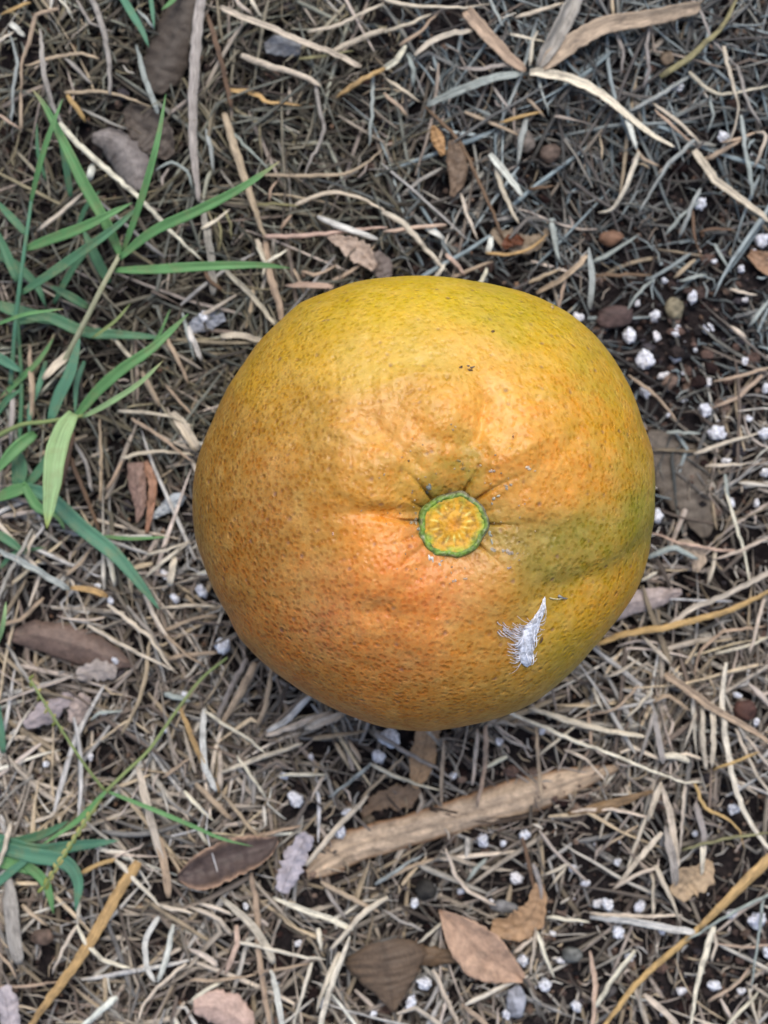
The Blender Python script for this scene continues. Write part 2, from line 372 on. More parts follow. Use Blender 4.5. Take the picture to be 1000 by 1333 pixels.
def rind_col(px, py):
    sh = px.shape; p = np.stack([px.ravel(), py.ravel()], 1); out = np.empty((len(p), 3))
    for s in range(0, len(p), 20000):
        q_ = p[s:s+20000]; d2 = ((q_[:, None, :]-cp[None])**2).sum(-1)
        w = np.exp(-d2/(2*24.0**2)) + 1e-3/(1+d2/900.0)**2
        out[s:s+20000] = (w@cv)/w.sum(1)[:, None]
    return out.reshape(sh+(3,))
wx = np.array([noise.noise(Vector(v)*120) for v in Pk.reshape(-1, 3)]).reshape(NT, NP)*10
wy = np.roll(wx, 57, axis=1)
colr = rind_col(pxv+wx, pyv+wy)
low = D[..., 2] < -0.05
colr[low] = colr[low]*0.3+lin(196, 130, 45)*0.7
# darker in the creases right at the calyx (dirt caught there)
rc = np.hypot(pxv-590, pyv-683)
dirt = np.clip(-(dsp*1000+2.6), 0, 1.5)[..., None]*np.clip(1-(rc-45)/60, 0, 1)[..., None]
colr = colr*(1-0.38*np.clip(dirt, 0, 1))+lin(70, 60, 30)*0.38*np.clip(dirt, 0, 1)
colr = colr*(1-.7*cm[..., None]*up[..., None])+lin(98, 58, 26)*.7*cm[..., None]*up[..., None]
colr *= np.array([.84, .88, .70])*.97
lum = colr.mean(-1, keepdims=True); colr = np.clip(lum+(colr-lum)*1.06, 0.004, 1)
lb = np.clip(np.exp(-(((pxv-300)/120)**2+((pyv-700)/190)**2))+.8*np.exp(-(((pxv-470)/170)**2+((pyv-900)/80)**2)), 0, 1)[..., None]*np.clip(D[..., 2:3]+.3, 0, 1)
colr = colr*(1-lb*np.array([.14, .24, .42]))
# rust freckle strength goes in a second attribute
rust = np.exp(-(((pxv-300)/120)**2+((pyv-690)/200)**2)) + 0.9*np.exp(-(((pxv-430)/130)**2+((pyv-880)/90)**2)) + .6*np.exp(-(((pxv-360)/80)**2+((pyv-500)/110)**2)) + 0.07 + .35*np.exp(-(((pxv-610)/160)**2+((pyv-920)/60)**2))
rust = np.clip(rust, 0, 1)
fac = []
ii = np.arange(NT-1)[:, None]*NP; jj_ = np.arange(NP)[None, :]; j2 = (jj_+1) % NP
PF = np.stack([ii+jj_, ii+NP+jj_, ii+NP+j2, ii+j2], -1).reshape(-1, 4)
def rind_mat():
    m, t, p = newmat('citrus_rind')
    at = nd(t, 'ShaderNodeVertexColor', layer_name='col'); ru = nd(t, 'ShaderNodeAttribute', attribute_name='rust')
    tc = nd(t, 'ShaderNodeTexCoord')
    nw = nd(t, 'ShaderNodeTexNoise'); nw.inputs['Scale'].default_value = 500; nw.inputs['Detail'].default_value = 2; t.links.new(tc.outputs['Object'], nw.inputs[0])
    vadd = nd(t, 'ShaderNodeVectorMath', operation='MULTIPLY_ADD'); t.links.new(nw.outputs['Color'], vadd.inputs[0]); vadd.inputs[1].default_value = (.0007,)*3; t.links.new(tc.outputs['Object'], vadd.inputs[2])
    def vor(scale, feat='F1', rnd=1.0):
        v = nd(t, 'ShaderNodeTexVoronoi', feature=feat); v.inputs['Scale'].default_value = scale; v.inputs['Randomness'].default_value = rnd; t.links.new(vadd.outputs[0], v.inputs[0]); return v
    v1 = vor(820); v2 = vor(400); v3 = vor(1500)
    n1 = nd(t, 'ShaderNodeTexNoise'); n1.inputs['Scale'].default_value = 90; n1.inputs['Detail'].default_value = 5; n1.inputs['Roughness'].default_value = .6; t.links.new(tc.outputs['Object'], n1.inputs[0])
    n3 = nd(t, 'ShaderNodeTexNoise'); n3.inputs['Scale'].default_value = 900; n3.inputs['Detail'].default_value = 4; t.links.new(tc.outputs['Object'], n3.inputs[0])
    nb = nd(t, 'ShaderNodeTexNoise'); nb.inputs['Scale'].default_value = 230; nb.inputs['Detail'].default_value = 4; nb.inputs['Roughness'].default_value = .7; t.links.new(tc.outputs['Object'], nb.inputs[0])
    a0 = mixc(t, ramp(t, nb.outputs[0], [(0.45, 0.0), (0.68, 0.28)]), at.outputs[0], lin(228, 198, 118))
    nm = nd(t, 'ShaderNodeTexNoise'); nm.inputs['Scale'].default_value = 170; nm.inputs['Detail'].default_value = 5; nm.inputs['Roughness'].default_value = .75; t.links.new(vadd.outputs[0], nm.inputs[0])
    mo = nd(t, 'ShaderNodeAttribute', attribute_name='blush'); a0 = mixc(t, math_n(t, 'MULTIPLY', mo.outputs['Fac'], ramp(t, nm.outputs[0], [(0.44, 0.0), (0.6, 0.6)])), a0, lin(216, 130, 26))
    # mottling
    c = mixc(t, 1.0, a0, ramp(t, n1.outputs[0], [(0.3, (0.82, 0.86, 0.74)), (0.7, (1.14, 1.08, 1.2))]), 'MULTIPLY')
    c = mixc(t, 1.0, c, ramp(t, n3.outputs[0], [(0.3, (.84, .82, .74)), (0.7, (1.12, 1.13, 1.2))]), 'MULTIPLY')
    c = mixc(t, ramp(t, v1.outputs['Distance'], [(0.34, 0.0), (0.62, 0.26)]), c, mixc(t, .4, at.outputs[0], lin(240, 208, 120)))
    # fine freckles on the oil glands
    f1 = ramp(t, v1.outputs['Distance'], [(0.05, .85), (0.4, 0.0)])
    rnd1 = nd(t, 'ShaderNodeSeparateColor'); t.links.new(v1.outputs['Color'], rnd1.inputs[0])
    f1 = math_n(t, 'MULTIPLY', f1, math_n(t, 'MULTIPLY', ru.outputs['Fac'], ramp(t, rnd1.outputs[0], [(0.15, 0.15), (0.8, .75)])))
    c = mixc(t, f1, c, lin(116, 70, 30))
    f3 = ramp(t, v3.outputs['Distance'], [(0.1, .5), (0.5, 0.0)])
    f3 = math_n(t, 'MULTIPLY', f3, ru.outputs['Fac']); c = mixc(t, f3, c, lin(110, 88, 40))
    # sparse larger grey-brown spots
    rnd2 = nd(t, 'ShaderNodeSeparateColor'); t.links.new(v2.outputs['Color'], rnd2.inputs[0])
    f2 = ramp(t, v2.outputs['Distance'], [(0.08, 1.0), (0.24, 0.0)])
    f2 = math_n(t, 'MULTIPLY', f2, ramp(t, rnd2.outputs[1], [(0.5, 0.0), (0.8, 0.6)]))
    c = mixc(t, f2, c, lin(126, 92, 76))
    t.links.new(c, p.inputs['Base Color'])
    p.inputs['Roughness'].default_value = 0.44; p.inputs['Specular IOR Level'].default_value = 0.5
    p.inputs['Subsurface Weight'].default_value = 0.12; p.inputs['Subsurface Radius'].default_value = (0.003, 0.0012, 0.0004); p.inputs['Subsurface Scale'].default_value = 1.0
    h1 = ramp(t, v1.outputs['Distance'], [(0.05, 0.0), (0.5, 1.0)]); h2 = ramp(t, v2.outputs['Distance'], [(0.05, 0.0), (0.3, 1.0)])
    h = math_n(t, 'ADD', math_n(t, 'MULTIPLY', h1, 0.45), math_n(t, 'MULTIPLY', h2, 0.55))
    h = math_n(t, 'ADD', h, math_n(t, 'MULTIPLY', n3.outputs[0], 0.45))
    bp = nd(t, 'ShaderNodeBump'); bp.inputs['Distance'].default_value = 0.0003; bp.inputs['Strength'].default_value = 1.0
    t.links.new(h, bp.inputs['Height']); t.links.new(bp.outputs[0], p.inputs['Normal'])
    return m
orange = thing('orange', 'large dimpled orange with green patch and cut green stem end, lying on straw', 'orange', (FC[0], FC[1], 0.0015))
peel = mesh_obj('rind', Pk.reshape(-1, 3), PF, rind_mat(), orange, cols=colr.reshape(-1, 3))
ra = peel.data.attributes.new('rust', 'FLOAT', 'POINT'); ra.data.foreach_set('value', rust.astype(np.float32).ravel())
bl_ = np.clip(np.exp(-(((pxv-720)/110)**2+((pyv-570)/90)**2))+.7*np.exp(-(((pxv-540)/90)**2+((pyv-590)/60)**2))+.7*np.exp(-(((pxv-500)/150)**2+((pyv-800)/120)**2))+.5*np.exp(-(((pxv-800)/50)**2+((pyv-770)/50)**2))+.12, 0, 1)
rb = peel.data.attributes.new('blush', 'FLOAT', 'POINT'); rb.data.foreach_set('value', bl_.astype(np.float32).ravel())
bvh = BVHTree.FromPolygons([tuple(v) for v in Pk.reshape(-1, 3)], [tuple(int(a) for a in f) for f in PF[:NP*330]])
def on_peel(px, py, lift=0.0):
    o = Vector((0, 0, CAM_H)); d = (Vector(P(px, py, 0.0)) - o).normalized()
    h, nrm, i, dist = bvh.ray_cast(o, d)
    if h is None: return np.array(P(px, py, 0.045)), np.array((0, 0, 1.0))
    if nrm.z < 0: nrm = -nrm
    return np.array(h+nrm*lift), np.array(nrm)
# calyx: green collar and flat cut scar
hit, nrm = on_peel(590, 683)
rp = np.array([on_peel(590+50*math.cos(a), 683+50*math.sin(a))[0] for a in np.linspace(0, 2*PI, 24, endpoint=False)])
hit = rp.mean(0); cN = np.linalg.svd(rp-hit)[2][2]; cN *= np.sign(cN[2])
ce1 = np.cross([0, 1, 0], cN); ce1 /= np.linalg.norm(ce1); ce2 = np.cross(cN, ce1)
hit[:2] = on_peel(590, 683)[0][:2]; ctop = hit + cN*0.0004
PXc = K*(CAM_H-hit[2])
def crad(a): return (43.0 + 2.2*math.sin(a*2+.8)+1.2*math.sin(a*5+1)+0.8*math.sin(a*9+2)-1.0*math.cos(a))*PXc
def polar(name, prof, colf, mat, na=144, wob=0.0):
    V, Cc = [], []
    for i, (rf, z) in enumerate(prof):
        for k in range(na):
            a = k*2*PI/na; r = crad(a)*rf
            zz = z + wob*noise.noise(Vector((math.cos(a)*3*rf*3, math.sin(a)*3*rf*3, i*0.3)))
            V.append(ctop+ce1*math.cos(a)*r+ce2*math.sin(a)*r+cN*zz); Cc.append(colf(rf, a))
    F = []
    for i in range(len(prof)-1):
        for k in range(na):
            k2 = (k+1) % na; F.append([i*na+k, (i+1)*na+k, (i+1)*na+k2, i*na+k2])
    if prof[0][0] < 0.05: F.append(list(range(na)))
    return mesh_obj(name, V, [f[::-1] for f in F], mat, orange, cols=np.array(Cc))
def rimcol(rf, a):
    n = noise.noise(Vector((math.cos(a)*3, math.sin(a)*3, rf*6)))
    g = lin(136, 166, 58); g2 = lin(92, 128, 48); gr = lin(170, 170, 140); br = lin(74, 66, 56)
    c = g*(0.5+0.5*n)+g2*(0.5-0.5*n)
    out = max(0, (rf-0.93)/0.14); side = max(0, math.cos(a-0.75))         # corky grey-brown outer edge, widest at upper right
    k = min(1, out*(0.35+0.9*side)+0.6*side*max(0, (rf-.88)/.1)); c = c*(1-k)+(gr*0.35+br*0.65)*k
    w = max(0, noise.noise(Vector((math.cos(a)*9, math.sin(a)*9, rf*25)))-.1)*1.6*(1 if rf > .86 else 0)
    c = c*(1-min(w, .8))+gr*min(w, .8)
    return c
def scarcol(rf, a):
    x, y = rf*math.cos(a), rf*math.sin(a)
    n = noise.noise(Vector((x*4, y*4, 1.7))); n2 = noise.noise(Vector((x*14, y*14, 4)))
    c = lin(205, 150, 26)*(1+0.22*n)+lin(60, 20, 0)*n2*.8
    c = np.clip(c, 0, 1)
    if rf < .3: k = max(0, 1-(rf/.26)**2); c = c*(1-k*.6)+lin(200, 118, 14)*k*.6
    s = (a/(2*PI)*14) % 1; i = int(a/(2*PI)*14); jr = math.sin(i*12.9)*0.12; js = 0.65+0.35*math.sin(i*7.7)
    d = abs(s-.5)*2*rf
    m = max(0, 1-d/0.22)*max(0, 1-abs(rf-.47-jr)/.17)
    m *= js*(.8+n2); c = c*(1-max(0, min(1, m*2)))+lin(228, 212, 110)*max(0, min(1, m*2))
    m2 = max(0, (rf-.62)/.25)*(0.6+n*1.6)
    c = c*(1-min(1, max(0, m2)))+lin(150, 170, 50)*min(1, max(0, m2))
    return c
M_cal = grain_mat('calyx_skin', 0.5, 0.4, 0.0002, 900)
rim = polar('calyx', [(0.80, -0.0004), (0.84, 0.0001), (0.88, .0003), (0.93, .0004), (0.98, .0002), (1.02, -.0003), (1.05, -.0012), (1.05, -.003)], rimcol, M_cal, wob=0.0005)
polar('stem_scar', [(0.0001, .0001)]+[(r_, 0.0001+0.00012*math.sin(r_*9)) for r_ in np.linspace(.05, .86, 22)], scarcol, M_cal, wob=0.00012)
# pale flaky residue round the calyx and on the rind
M_white = grain_mat('pale_residue', 0.75, 0.3, 0.0002, 900)
b = Batch()
def flake(px, py, w, h, ang, col, nn=9, lift=.00012, rag=.4):
    c, s = math.cos(ang), math.sin(ang); V = []; base = []
    for k in range(nn):
        a = k*2*PI/nn; r = 1+RNG.uniform(-rag, rag)
        x, y = math.cos(a)*w*r, math.sin(a)*h*r
        q_, n_ = on_peel(px+x*c-y*s, py+x*s+y*c, lift); V.append(q_); base.append(q_-n_*lift*1.6)
    m, n_ = on_peel(px, py, lift*2.2); V = V+base+[m]
    F = []
    for k in range(nn):
        k2 = (k+1) % nn; F.append([k, nn+k, nn+k2]); F.append([k, nn+k2, k2]); F.append([k, k2, 2*nn])
    b.add(np.array(V), np.array(F), col)
for x, y, w, h, a, cc in ((563,728,6,3,.8,(235,240,245)),(571,734,5,3,.6,(235,240,245)),(559,633,6,4,.4,(150,160,160)),(556,640,3,3,0,(120,125,120)),(646,648,8,3,-.3,(190,190,180)),(660,634,5,4,.2,(185,178,165)),
  (640,655,3,2,.3,(180,180,170)),(639,697,3,8,.2,(175,185,180)),(650,715,9,4,.2,(180,175,165)),(665,718,5,4,.2,(190,180,170)),(540,678,4,5,0,(185,180,165)),(545,690,4,4,0,(175,180,180)),
  (664,740,3,3,0,(205,190,190)),(592,755,4,3,0,(205,190,180)),(606,752,4,3,0,(205,185,165)),(688,609,4,3,0,(215,205,190)),(625,606,2,2,0,(205,200,180)),(640,612,4,3,.3,(205,190,180)),(612,478,4,3,0,(125,115,110)),
  (719,402,3,3,0,(210,190,150)),(540,668,3,2,0,(175,170,150)),(434,695,2,2,0,(220,190,180)),(596,600,4,2,0,(150,140,100)),(602,606,2,5,0.3,(160,140,90))):
    for rep in range(3):
        flake(x+RNG.normal(0, w*.45), y+RNG.normal(0, h*.45), w*RNG.uniform(.3, .6), h*RNG.uniform(.3, .65), a+RNG.normal(0, .5), lin(*cc)*(0.85, .78, .66))
for i in range(60):
    a, r = RNG.uniform(0, 2*PI), RNG.uniform(48, 120); flake(590+r*math.cos(a), 660+r*math.sin(a)*.9, RNG.uniform(.6, 1.6), RNG.uniform(.5, 1.3), RNG.uniform(0, 3), lin(215, 195, 160)*RNG.uniform(.5, .9), nn=6)
for x, y, w, h, a in ((705,833,2,5,.5),(612,482,4,2,.2),(642,432,3,2,0),(600,478,3,2,0),(676,705,1.5,1.5,0),(668,568,1.5,2,0),(532,600,2,1.5,0)):
    flake(x, y, w*.8, h*.8, a, lin(112, 86, 56), nn=7)
V_ = np.vstack(b.v); F_ = np.vstack(b.f); ro = mesh_obj('residue_flakes', V_, F_, M_white, orange, cols=np.vstack(b.c), smooth=False); ro['kind'] = 'stuff'
# white fluff lying on the rind
b = Batch()
strip = [(708,778,1.0),(705,788,1.8),(701,798,3.2),(696,808,5.5),(690,818,8.5),(686,828,10),(684,838,9.5),(683,848,8),(683,857,8.5),(684,866,3)]
m_ = spline([(x, y, w) for x, y, w in strip], 30)
rows = []; nC = 9
for i, (x, y, w) in enumerate(m_):
    r = []; w *= 1.0
    for k in range(nC):
        u = k/(nC-1)*2-1; rg = 1+0.45*noise.noise(Vector((i*.7, u*2, 0)))
        ln = 0.0003+0.0005*(1-u*u)*min(1, w/6)*(1+.5*noise.noise(Vector((i*.9, u*4, 3))))
        q_, n_ = on_peel(x+u*w*rg, y+u*w*0.25, ln); r.append(q_)
    rows.append(r)
V = np.array(rows).reshape(-1, 3); bot = V-np.array([0, 0, .0003]); nR = len(rows)
F = [[i*nC+k, (i+1)*nC+k, (i+1)*nC+k+1, i*nC+k+1] for i in range(nR-1) for k in range(nC-1)]
nV = len(V); edge = [k for k in range(nC)]+[i*nC+nC-1 for i in range(1, nR)]+[(nR-1)*nC+k for k in range(nC-2, -1, -1)]+[i*nC for i in range(nR-2, 0, -1)]
F2 = [[a+nV for a in f[::-1]] for f in F]+[[edge[i], edge[(i+1) % len(edge)], edge[(i+1) % len(edge)]+nV, edge[i]+nV] for i in range(len(edge))]
b.add(np.vstack([V, bot]), np.array(F+F2), lin(232, 236, 244)*np.clip(np.array([1-.5*max(0, noise.noise(Vector((v[0]*2500, v[1]*2500, 0)))-.15) for v in np.vstack([V, bot])]), .3, 1)[:, None])
def fiber_on(x0, y0, x1, y1, w, col, lift=.0004):
    pts = np.array([on_peel(x0+(x1-x0)*f, y0+(y1-y0)*f+2*math.sin(f*3), lift*(0.6+math.sin(f*PI)))[0] for f in np.linspace(0, 1, 7)])
    V, F, u = sweep(pts, np.linspace(w, w*.3, 7)*PX*.5, ring(5), np.linspace(w, w*.3, 7)*PX*.3); b.add(V, F, col)
for i in range(70):
    i0 = RNG.integers(0, 25); i1 = min(29, i0+RNG.integers(3, 9)); o_ = RNG.uniform(-1.1, 1.1); o2 = o_+RNG.normal(0, .4)
    fiber_on(m_[i0][0]+o_*m_[i0][2], m_[i0][1]+RNG.normal(0, 1), m_[i1][0]+o2*m_[i1][2], m_[i1][1]+RNG.normal(0, 2), RNG.uniform(.5, 1.8), lin(238, 240, 246)*RNG.uniform(.85, 1), lift=RNG.uniform(.0003, .0008))
for i in range(90):
    f = RNG.uniform(.35, .95); x, y, w = m_[int(f*29)]
    a = RNG.choice([-1, -1, -1, 1])*1.0; L = RNG.uniform(5, 20)*(1 if a < 0 else .6)
    fiber_on(x+a*w*.6, y, x+a*(w*.6+L), y+RNG.normal(-1, 5), RNG.uniform(.5, 1.3), lin(225, 225, 232)*RNG.uniform(.7, 1))
for i in range(26):
    x, y = RNG.normal(664, 8), RNG.normal(819, 5); fiber_on(x-5, y-2, x+RNG.uniform(2, 8), y+RNG.uniform(-1, 5), RNG.uniform(.6, 1.8), lin(220, 212, 215)*RNG.uniform(.65, 1))
fluff = mesh_obj('white_fluff', np.vstack(b.v), np.vstack(b.f), M_white, cols=np.vstack(b.c))
tag(fluff, 'white wispy scrap of fluff stuck to the lower right of the orange', 'fluff')
b = Batch(); fiber_on(715, 778, 737, 776, 1.6, lin(200, 190, 150)); fiber_on(726, 775, 738, 778, 3, lin(150, 150, 150))
tag(mesh_obj('thread', np.vstack(b.v), np.vstack(b.f), M_white, cols=np.vstack(b.c)), 'tiny curved pale thread on the rind above the white fluff', 'thread')

# ------------------------------------------------------------------ perlite grains
pm = []
for k in range(8):
    V, F = I3; off = Vector((k*7.3, 2, 1))
    r = np.array([1+0.42*noise.noise(Vector(v)*1.5+off)+0.34*noise.noise(Vector(v)*3.4+off)+.06*noise.noise(Vector(v)*8+off) for v in V])
    V = V*r[:, None]*np.array([1, RNG.uniform(.75, 1), RNG.uniform(.7, .9)])
    t_ = lin(*((238, 242, 250), (236, 240, 250), (232, 236, 246), (238, 238, 240))[k % 4])*1.0
    n_ = np.array([0.95+0.35*noise.noise(Vector(v)*2.2+off) for v in V])
    o = mesh_obj('perlite_grain', V, F, M_perlite, cols=np.clip(t_[None]*n_[:, None], 0, .92), local=False)
    pm.append(o.data); bpy.data.objects.remove(o)
PLAB = {(820,437):'round white perlite grain upper left of the lumpy largest grain',(840,469):'large lumpy white perlite grain close to the right side of the orange',(933,564):'bright round white perlite grain above the grey leaf right of the orange',
 (992,313):'angular white perlite grain at the right picture edge above the bare soil',(290,841):'white perlite grain in the straw beside the lower left of the orange',(507,960):'chunky white perlite lump just under the bottom of the orange',
 (752,413):'small white perlite grain touching the upper right rim of the orange',(672,1143):'dull grey round perlite grain below the long brown sheath',(985,1198):'large white perlite grain near the lower right picture edge',
 (887,1290):'bright oval perlite grain left of a cream straw at the bottom right',(930,1283):'bright perlite grain right of a cream straw at the bottom right',(385,1040):'dull bluish white perlite lump lower left of the orange',
 (443,1083):'white perlite grain at the left end of the long brown sheath',(882,113):'bluish white perlite grain among the straws at the top right',(902,387):'small round white perlite grain above the greenish stone chip'}
for i, (x, y, r) in enumerate(PERL):
    o = bpy.data.objects.new('perlite_grain', pm[i % 8]); C.objects.link(o)
    X, Y, _ = P(x, y, .004); br = bare(x, y)
    rr = r*PX*0.92; dim = (x, y) in ((385,1040),(672,1143),(840,510),(952,1190))
    z = litter_z(X, Y)-0.0006+rr*0.3 if (r > 7 or br > .4) else litter_z(X, Y)-.0008
    Q = P(x, y, z); o.location = Q; o.scale = (rr*RNG.uniform(.85, 1.15), rr*RNG.uniform(.75, 1.1), rr*.8); o.rotation_euler = (RNG.uniform(-.3, .3), RNG.uniform(-.3, .3), RNG.uniform(0, 6.28))
    if (x, y) in PLAB: tag(o, PLAB[(x, y)], 'perlite', 'white perlite grains on the soil')
    else:
        sz = 'tiny' if r <= 5 else 'small' if r <= 8 else 'medium'
        reg = ('in the bare soil at the right edge of the picture' if x > 940 and 280 < y < 700 else 'in the bare soil near the right rim of the orange' if x < 850 and x > 740 and 280 < y < 700 else 'in the bottom right corner soil' if x > 850 and y > 1040 else 'in the bare soil right of the orange' if x > 740 and 280 < y < 700 else 'in the soil along the bottom right' if x > 590 and y > 1040 else
               'in the straw just below the orange' if y > 880 and 400 < x < 740 else 'in the straw at the top right' if y <= 280 else 'in the straw left of the orange' if x < 330 and y < 880 else 'in the litter at the bottom left' if x < 590 else 'in the straw at the lower right')
        tag(o, sz+' white perlite grain '+reg, 'perlite', sz+' perlite grains '+reg)
b = Batch()
for i in range(1500):
    X, Y = RNG.uniform(-.17, .17), RNG.uniform(-.2, .2); px, py = topx(X, Y, .002); inside = 0 < px < 1000 and 0 < py < 1333
    if RNG.random() > .12+.88*bare(px, py): continue
    r = RNG.uniform(.0002, .0006) if inside else RNG.uniform(.0003, .002)
    V = I1[0]*(1+RNG.uniform(-.2, .2, (12 if len(I1[0]) == 12 else len(I1[0]), 1)))@rotm()*r+np.array([X, Y, soil_z(X, Y)+r+.0006]); b.add(V, I1[1], lin(225, 228, 236)*RNG.uniform(.5, 1))
tag(b.build('perlite_dust', M_perlite), 'tiny white perlite specks scattered through the soil', 'perlite', kind='stuff')

# ------------------------------------------------------------------ pebbles and chips
def pebble(x, y, rx, ry, rot, c, label, cat='stone', zt=0.0):
    V, F = I3; off = Vector((x*.1, y*.1, 0))
    r = np.array([1+0.25*noise.noise(Vector(v)*1.3+off)+.1*noise.noise(Vector(v)*4+off) for v in V]); V = V*r[:, None]
    V = V*np.array([rx*PX, ry*PX, min(rx, ry)*PX*.6]); cs, sn = math.cos(rot), math.sin(rot)
    V = V@np.array([[cs, sn, 0], [-sn, cs, 0], [0, 0, 1]])
    X, Y, _ = P(x, y, .004); z = litter_z(X, Y)+zt+min(rx, ry)*PX*.2; V = V+P(x, y, z)
    n_ = np.array([0.85+0.5*noise.noise(Vector(v)*900) for v in V])
    o = mesh_obj('pebble' if cat == 'stone' else 'bark_chip', V, F, M_pebble, cols=np.clip(lin(*c)[None]*n_[:, None], 0, .9)); tag(o, label, cat)
    blockers.append((x, y, max(rx, ry)+2))
pebble(878,402,12,14,.3,(140,132,108),'flat greenish grey stone chip among perlite right of the orange')
pebble(795,310,16,10,.1,(128,98,78),'brown rounded clod in straw above the right side of the orange','clod')
pebble(683,97+85,12,17,.4,(120,112,104),'grey flattish stone below the star of broad dry blades')
pebble(716,200,14,12,.2,(105,90,80),'brown crumbly clod right of the grey flattish stone','clod')
pebble(56,1220,15,11,.1,(105,88,76),'round brown clod at the lower left beside a thick pale stub','clod')
pebble(555,1158,14,14,.1,(52,50,46),'dark round lump of soil under the long brown sheath','clod')
pebble(656,1180,18,8,-.1,(128,128,128),'grey elongated stone above the small curled tan leaf')
pebble(868,76,9,10,0,(115,100,82),'small tan clod below a curved olive straw at the top right','clod')
pebble(672,1305,13,20,.0,(165,168,176),'pale bluish grey stone at the bottom below the pink tan leaf')
pebble(745,1243,14,11,.0,(110,112,108),'dull grey stone in the soil at the lower right')
pebble(790,1290,12,10,.4,(80,76,74),'dark grey clod near the bottom right soil','clod')
pebble(800,412,26,15,.1,(92,76,72),'dark brown bark lump touching perlite at the upper right of the orange','clod')
pebble(480,1070,10,9,.3,(100,88,72),'small brown clod above the left end of the long sheath','clod')
pebble(970,925,16,14,.4,(86,60,52),'reddish brown clod near the right edge beside a cream straw','clod')

# ------------------------------------------------------------------ dead leaves and broad dry pieces
BP = []                                         # leaf areas for keeping filler straws off their tops
def broad(name, pts, ws, c, label, cat='leaf', z=0.0065, lift=None, curl=0.5, fold=0.0, rag=0.1, mat=None, group=None, wave=0.0006, cvar=.2, edge=None, block=True, na=13, twist=0.0):
    n = max(10, int(len(pts)*9)); pw = spline([(p[0], p[1], w) for p, w in zip(pts, ws)], n)
    zz = np.full(n, z) if lift is None else np.interp(np.linspace(0, 1, n), np.linspace(0, 1, len(lift)), lift)
    mid = pw[len(pw)//2]; X, Y, _ = P(mid[0], mid[1], z); base = litter_z(X, Y)-0.006
    pts3 = np.array([P(a[0], a[1], h+base) for a, h in zip(pw, zz)])
    hw = np.maximum(pw[:, 2], 1)*PX*.5; hw = hw*(1+rag*np.array([noise.noise(Vector((i*.45, mid[0]*.1, mid[1]*.1))) for i in range(n)])*1.6)
    a = np.linspace(-1, 1, na); bsh = fold*np.abs(a)+curl*a*a
    tr = 0.00022
    T = np.gradient(pts3, axis=0); T /= np.linalg.norm(T, axis=1)[:, None]; N = np.cross(T, [0, 0, 1.0]); N /= np.linalg.norm(N, axis=1)[:, None]; B = np.cross(N, T)
    tw = np.linspace(0, twist, n)[:, None]; N, B = N*np.cos(tw)+B*np.sin(tw), B*np.cos(tw)-N*np.sin(tw)
    top = np.empty((n, na, 3)); cc = np.empty((n, na, 3)); base_c = lin(*c)
    for i in range(n):
        for k in range(na):
            wv = wave*noise.noise(Vector((i*.35, a[k]*1.6, mid[0])))+wave*.5*noise.noise(Vector((i*.9, a[k]*4, mid[1])))
            rr = 1+rag*0.7*noise.noise(Vector((i*.5, 5*np.sign(a[k]), mid[1]*.3)))*abs(a[k])**3
            top[i, k] = pts3[i]+N[i]*a[k]*hw[i]*rr+B[i]*(bsh[k]*hw[i]+wv)
            v = 1+cvar*noise.noise(Vector((i*.3+mid[0], a[k]*2, 1)))+cvar*.7*noise.noise(Vector((i*.8, a[k]*6, mid[1])))
            ct = base_c*v
            if abs(a[k]) < .1: ct = ct*0.72
            if edge is not None: e = max(0, (abs(a[k])-.72)/.28); ct = ct*(1-e)+lin(*edge)*e
            cc[i, k] = ct
            top[i, k, 2] += 0.00016*math.exp(-(a[k]/.12)**2)+(0.00035*noise.noise(Vector((i*.12, a[k]*5, mid[0])))+(.0002 if abs(a[k]-.35) < .1 else 0) if name == 'dry_sheath' else 0)
    V = np.vstack([top.reshape(-1, 3), top.reshape(-1, 3)-np.repeat(B, na, 0)*tr]); nV = n*na
    F = [[i*na+k, i*na+k+1, (i+1)*na+k+1, (i+1)*na+k] for i in range(n-1) for k in range(na-1)]
    ed = [k for k in range(na)]+[i*na+na-1 for i in range(1, n)]+[(n-1)*na+k for k in range(na-2, -1, -1)]+[i*na for i in range(n-2, 0, -1)]
    F2 = [[q_+nV for q_ in f[::-1]] for f in F]+[[ed[(i+1) % len(ed)], ed[i], ed[i]+nV, ed[(i+1) % len(ed)]+nV] for i in range(len(ed))]
    Ls = np.concatenate([[0], np.cumsum(np.linalg.norm(np.diff(pts3, axis=0), axis=1))])
    uv = np.stack([np.broadcast_to(a[None]*np.mean(hw), (n, na)), np.broadcast_to(Ls[:, None], (n, na))], -1).reshape(-1, 2)
    o = mesh_obj(name, V, F+F2, mat or M_leaf, cols=np.vstack([cc.reshape(-1, 3)]*2), uvs=np.vstack([uv]*2))
    tag(o, label, cat, group)
    if block:
        for q_ in pw[::2]: BP.append((q_[0], q_[1], q_[2]*.42))
    return o
broad('dead_leaf', [(8,830),(45,828),(100,842),(140,856),(175,866)], [8,40,46,36,5], (112,94,84), 'long brown dead leaf lying flat at the left below the green grass', curl=-.45, fold=0)
broad('dry_sheath', [(398,1140),(425,1122),(460,1104),(530,1084),(600,1063),(680,1040),(745,1018),(808,998)], [14,44,46,42,44,52,36,6], (190,168,142), 'long broad brown dry sheath lying under the orange', 'leaf', z=.0078, curl=-.55, edge=(150,112,78), rag=.05, na=21, cvar=.4, fold=.12)
broad('dead_leaf', [(572,1184),(602,1215),(636,1246),(682,1274)], [3,50,60,10], (176,146,122), 'pinkish tan pointed dead leaf with creased midrib at the bottom', curl=.18, fold=.25, z=.009, wave=.0009, rag=.05)
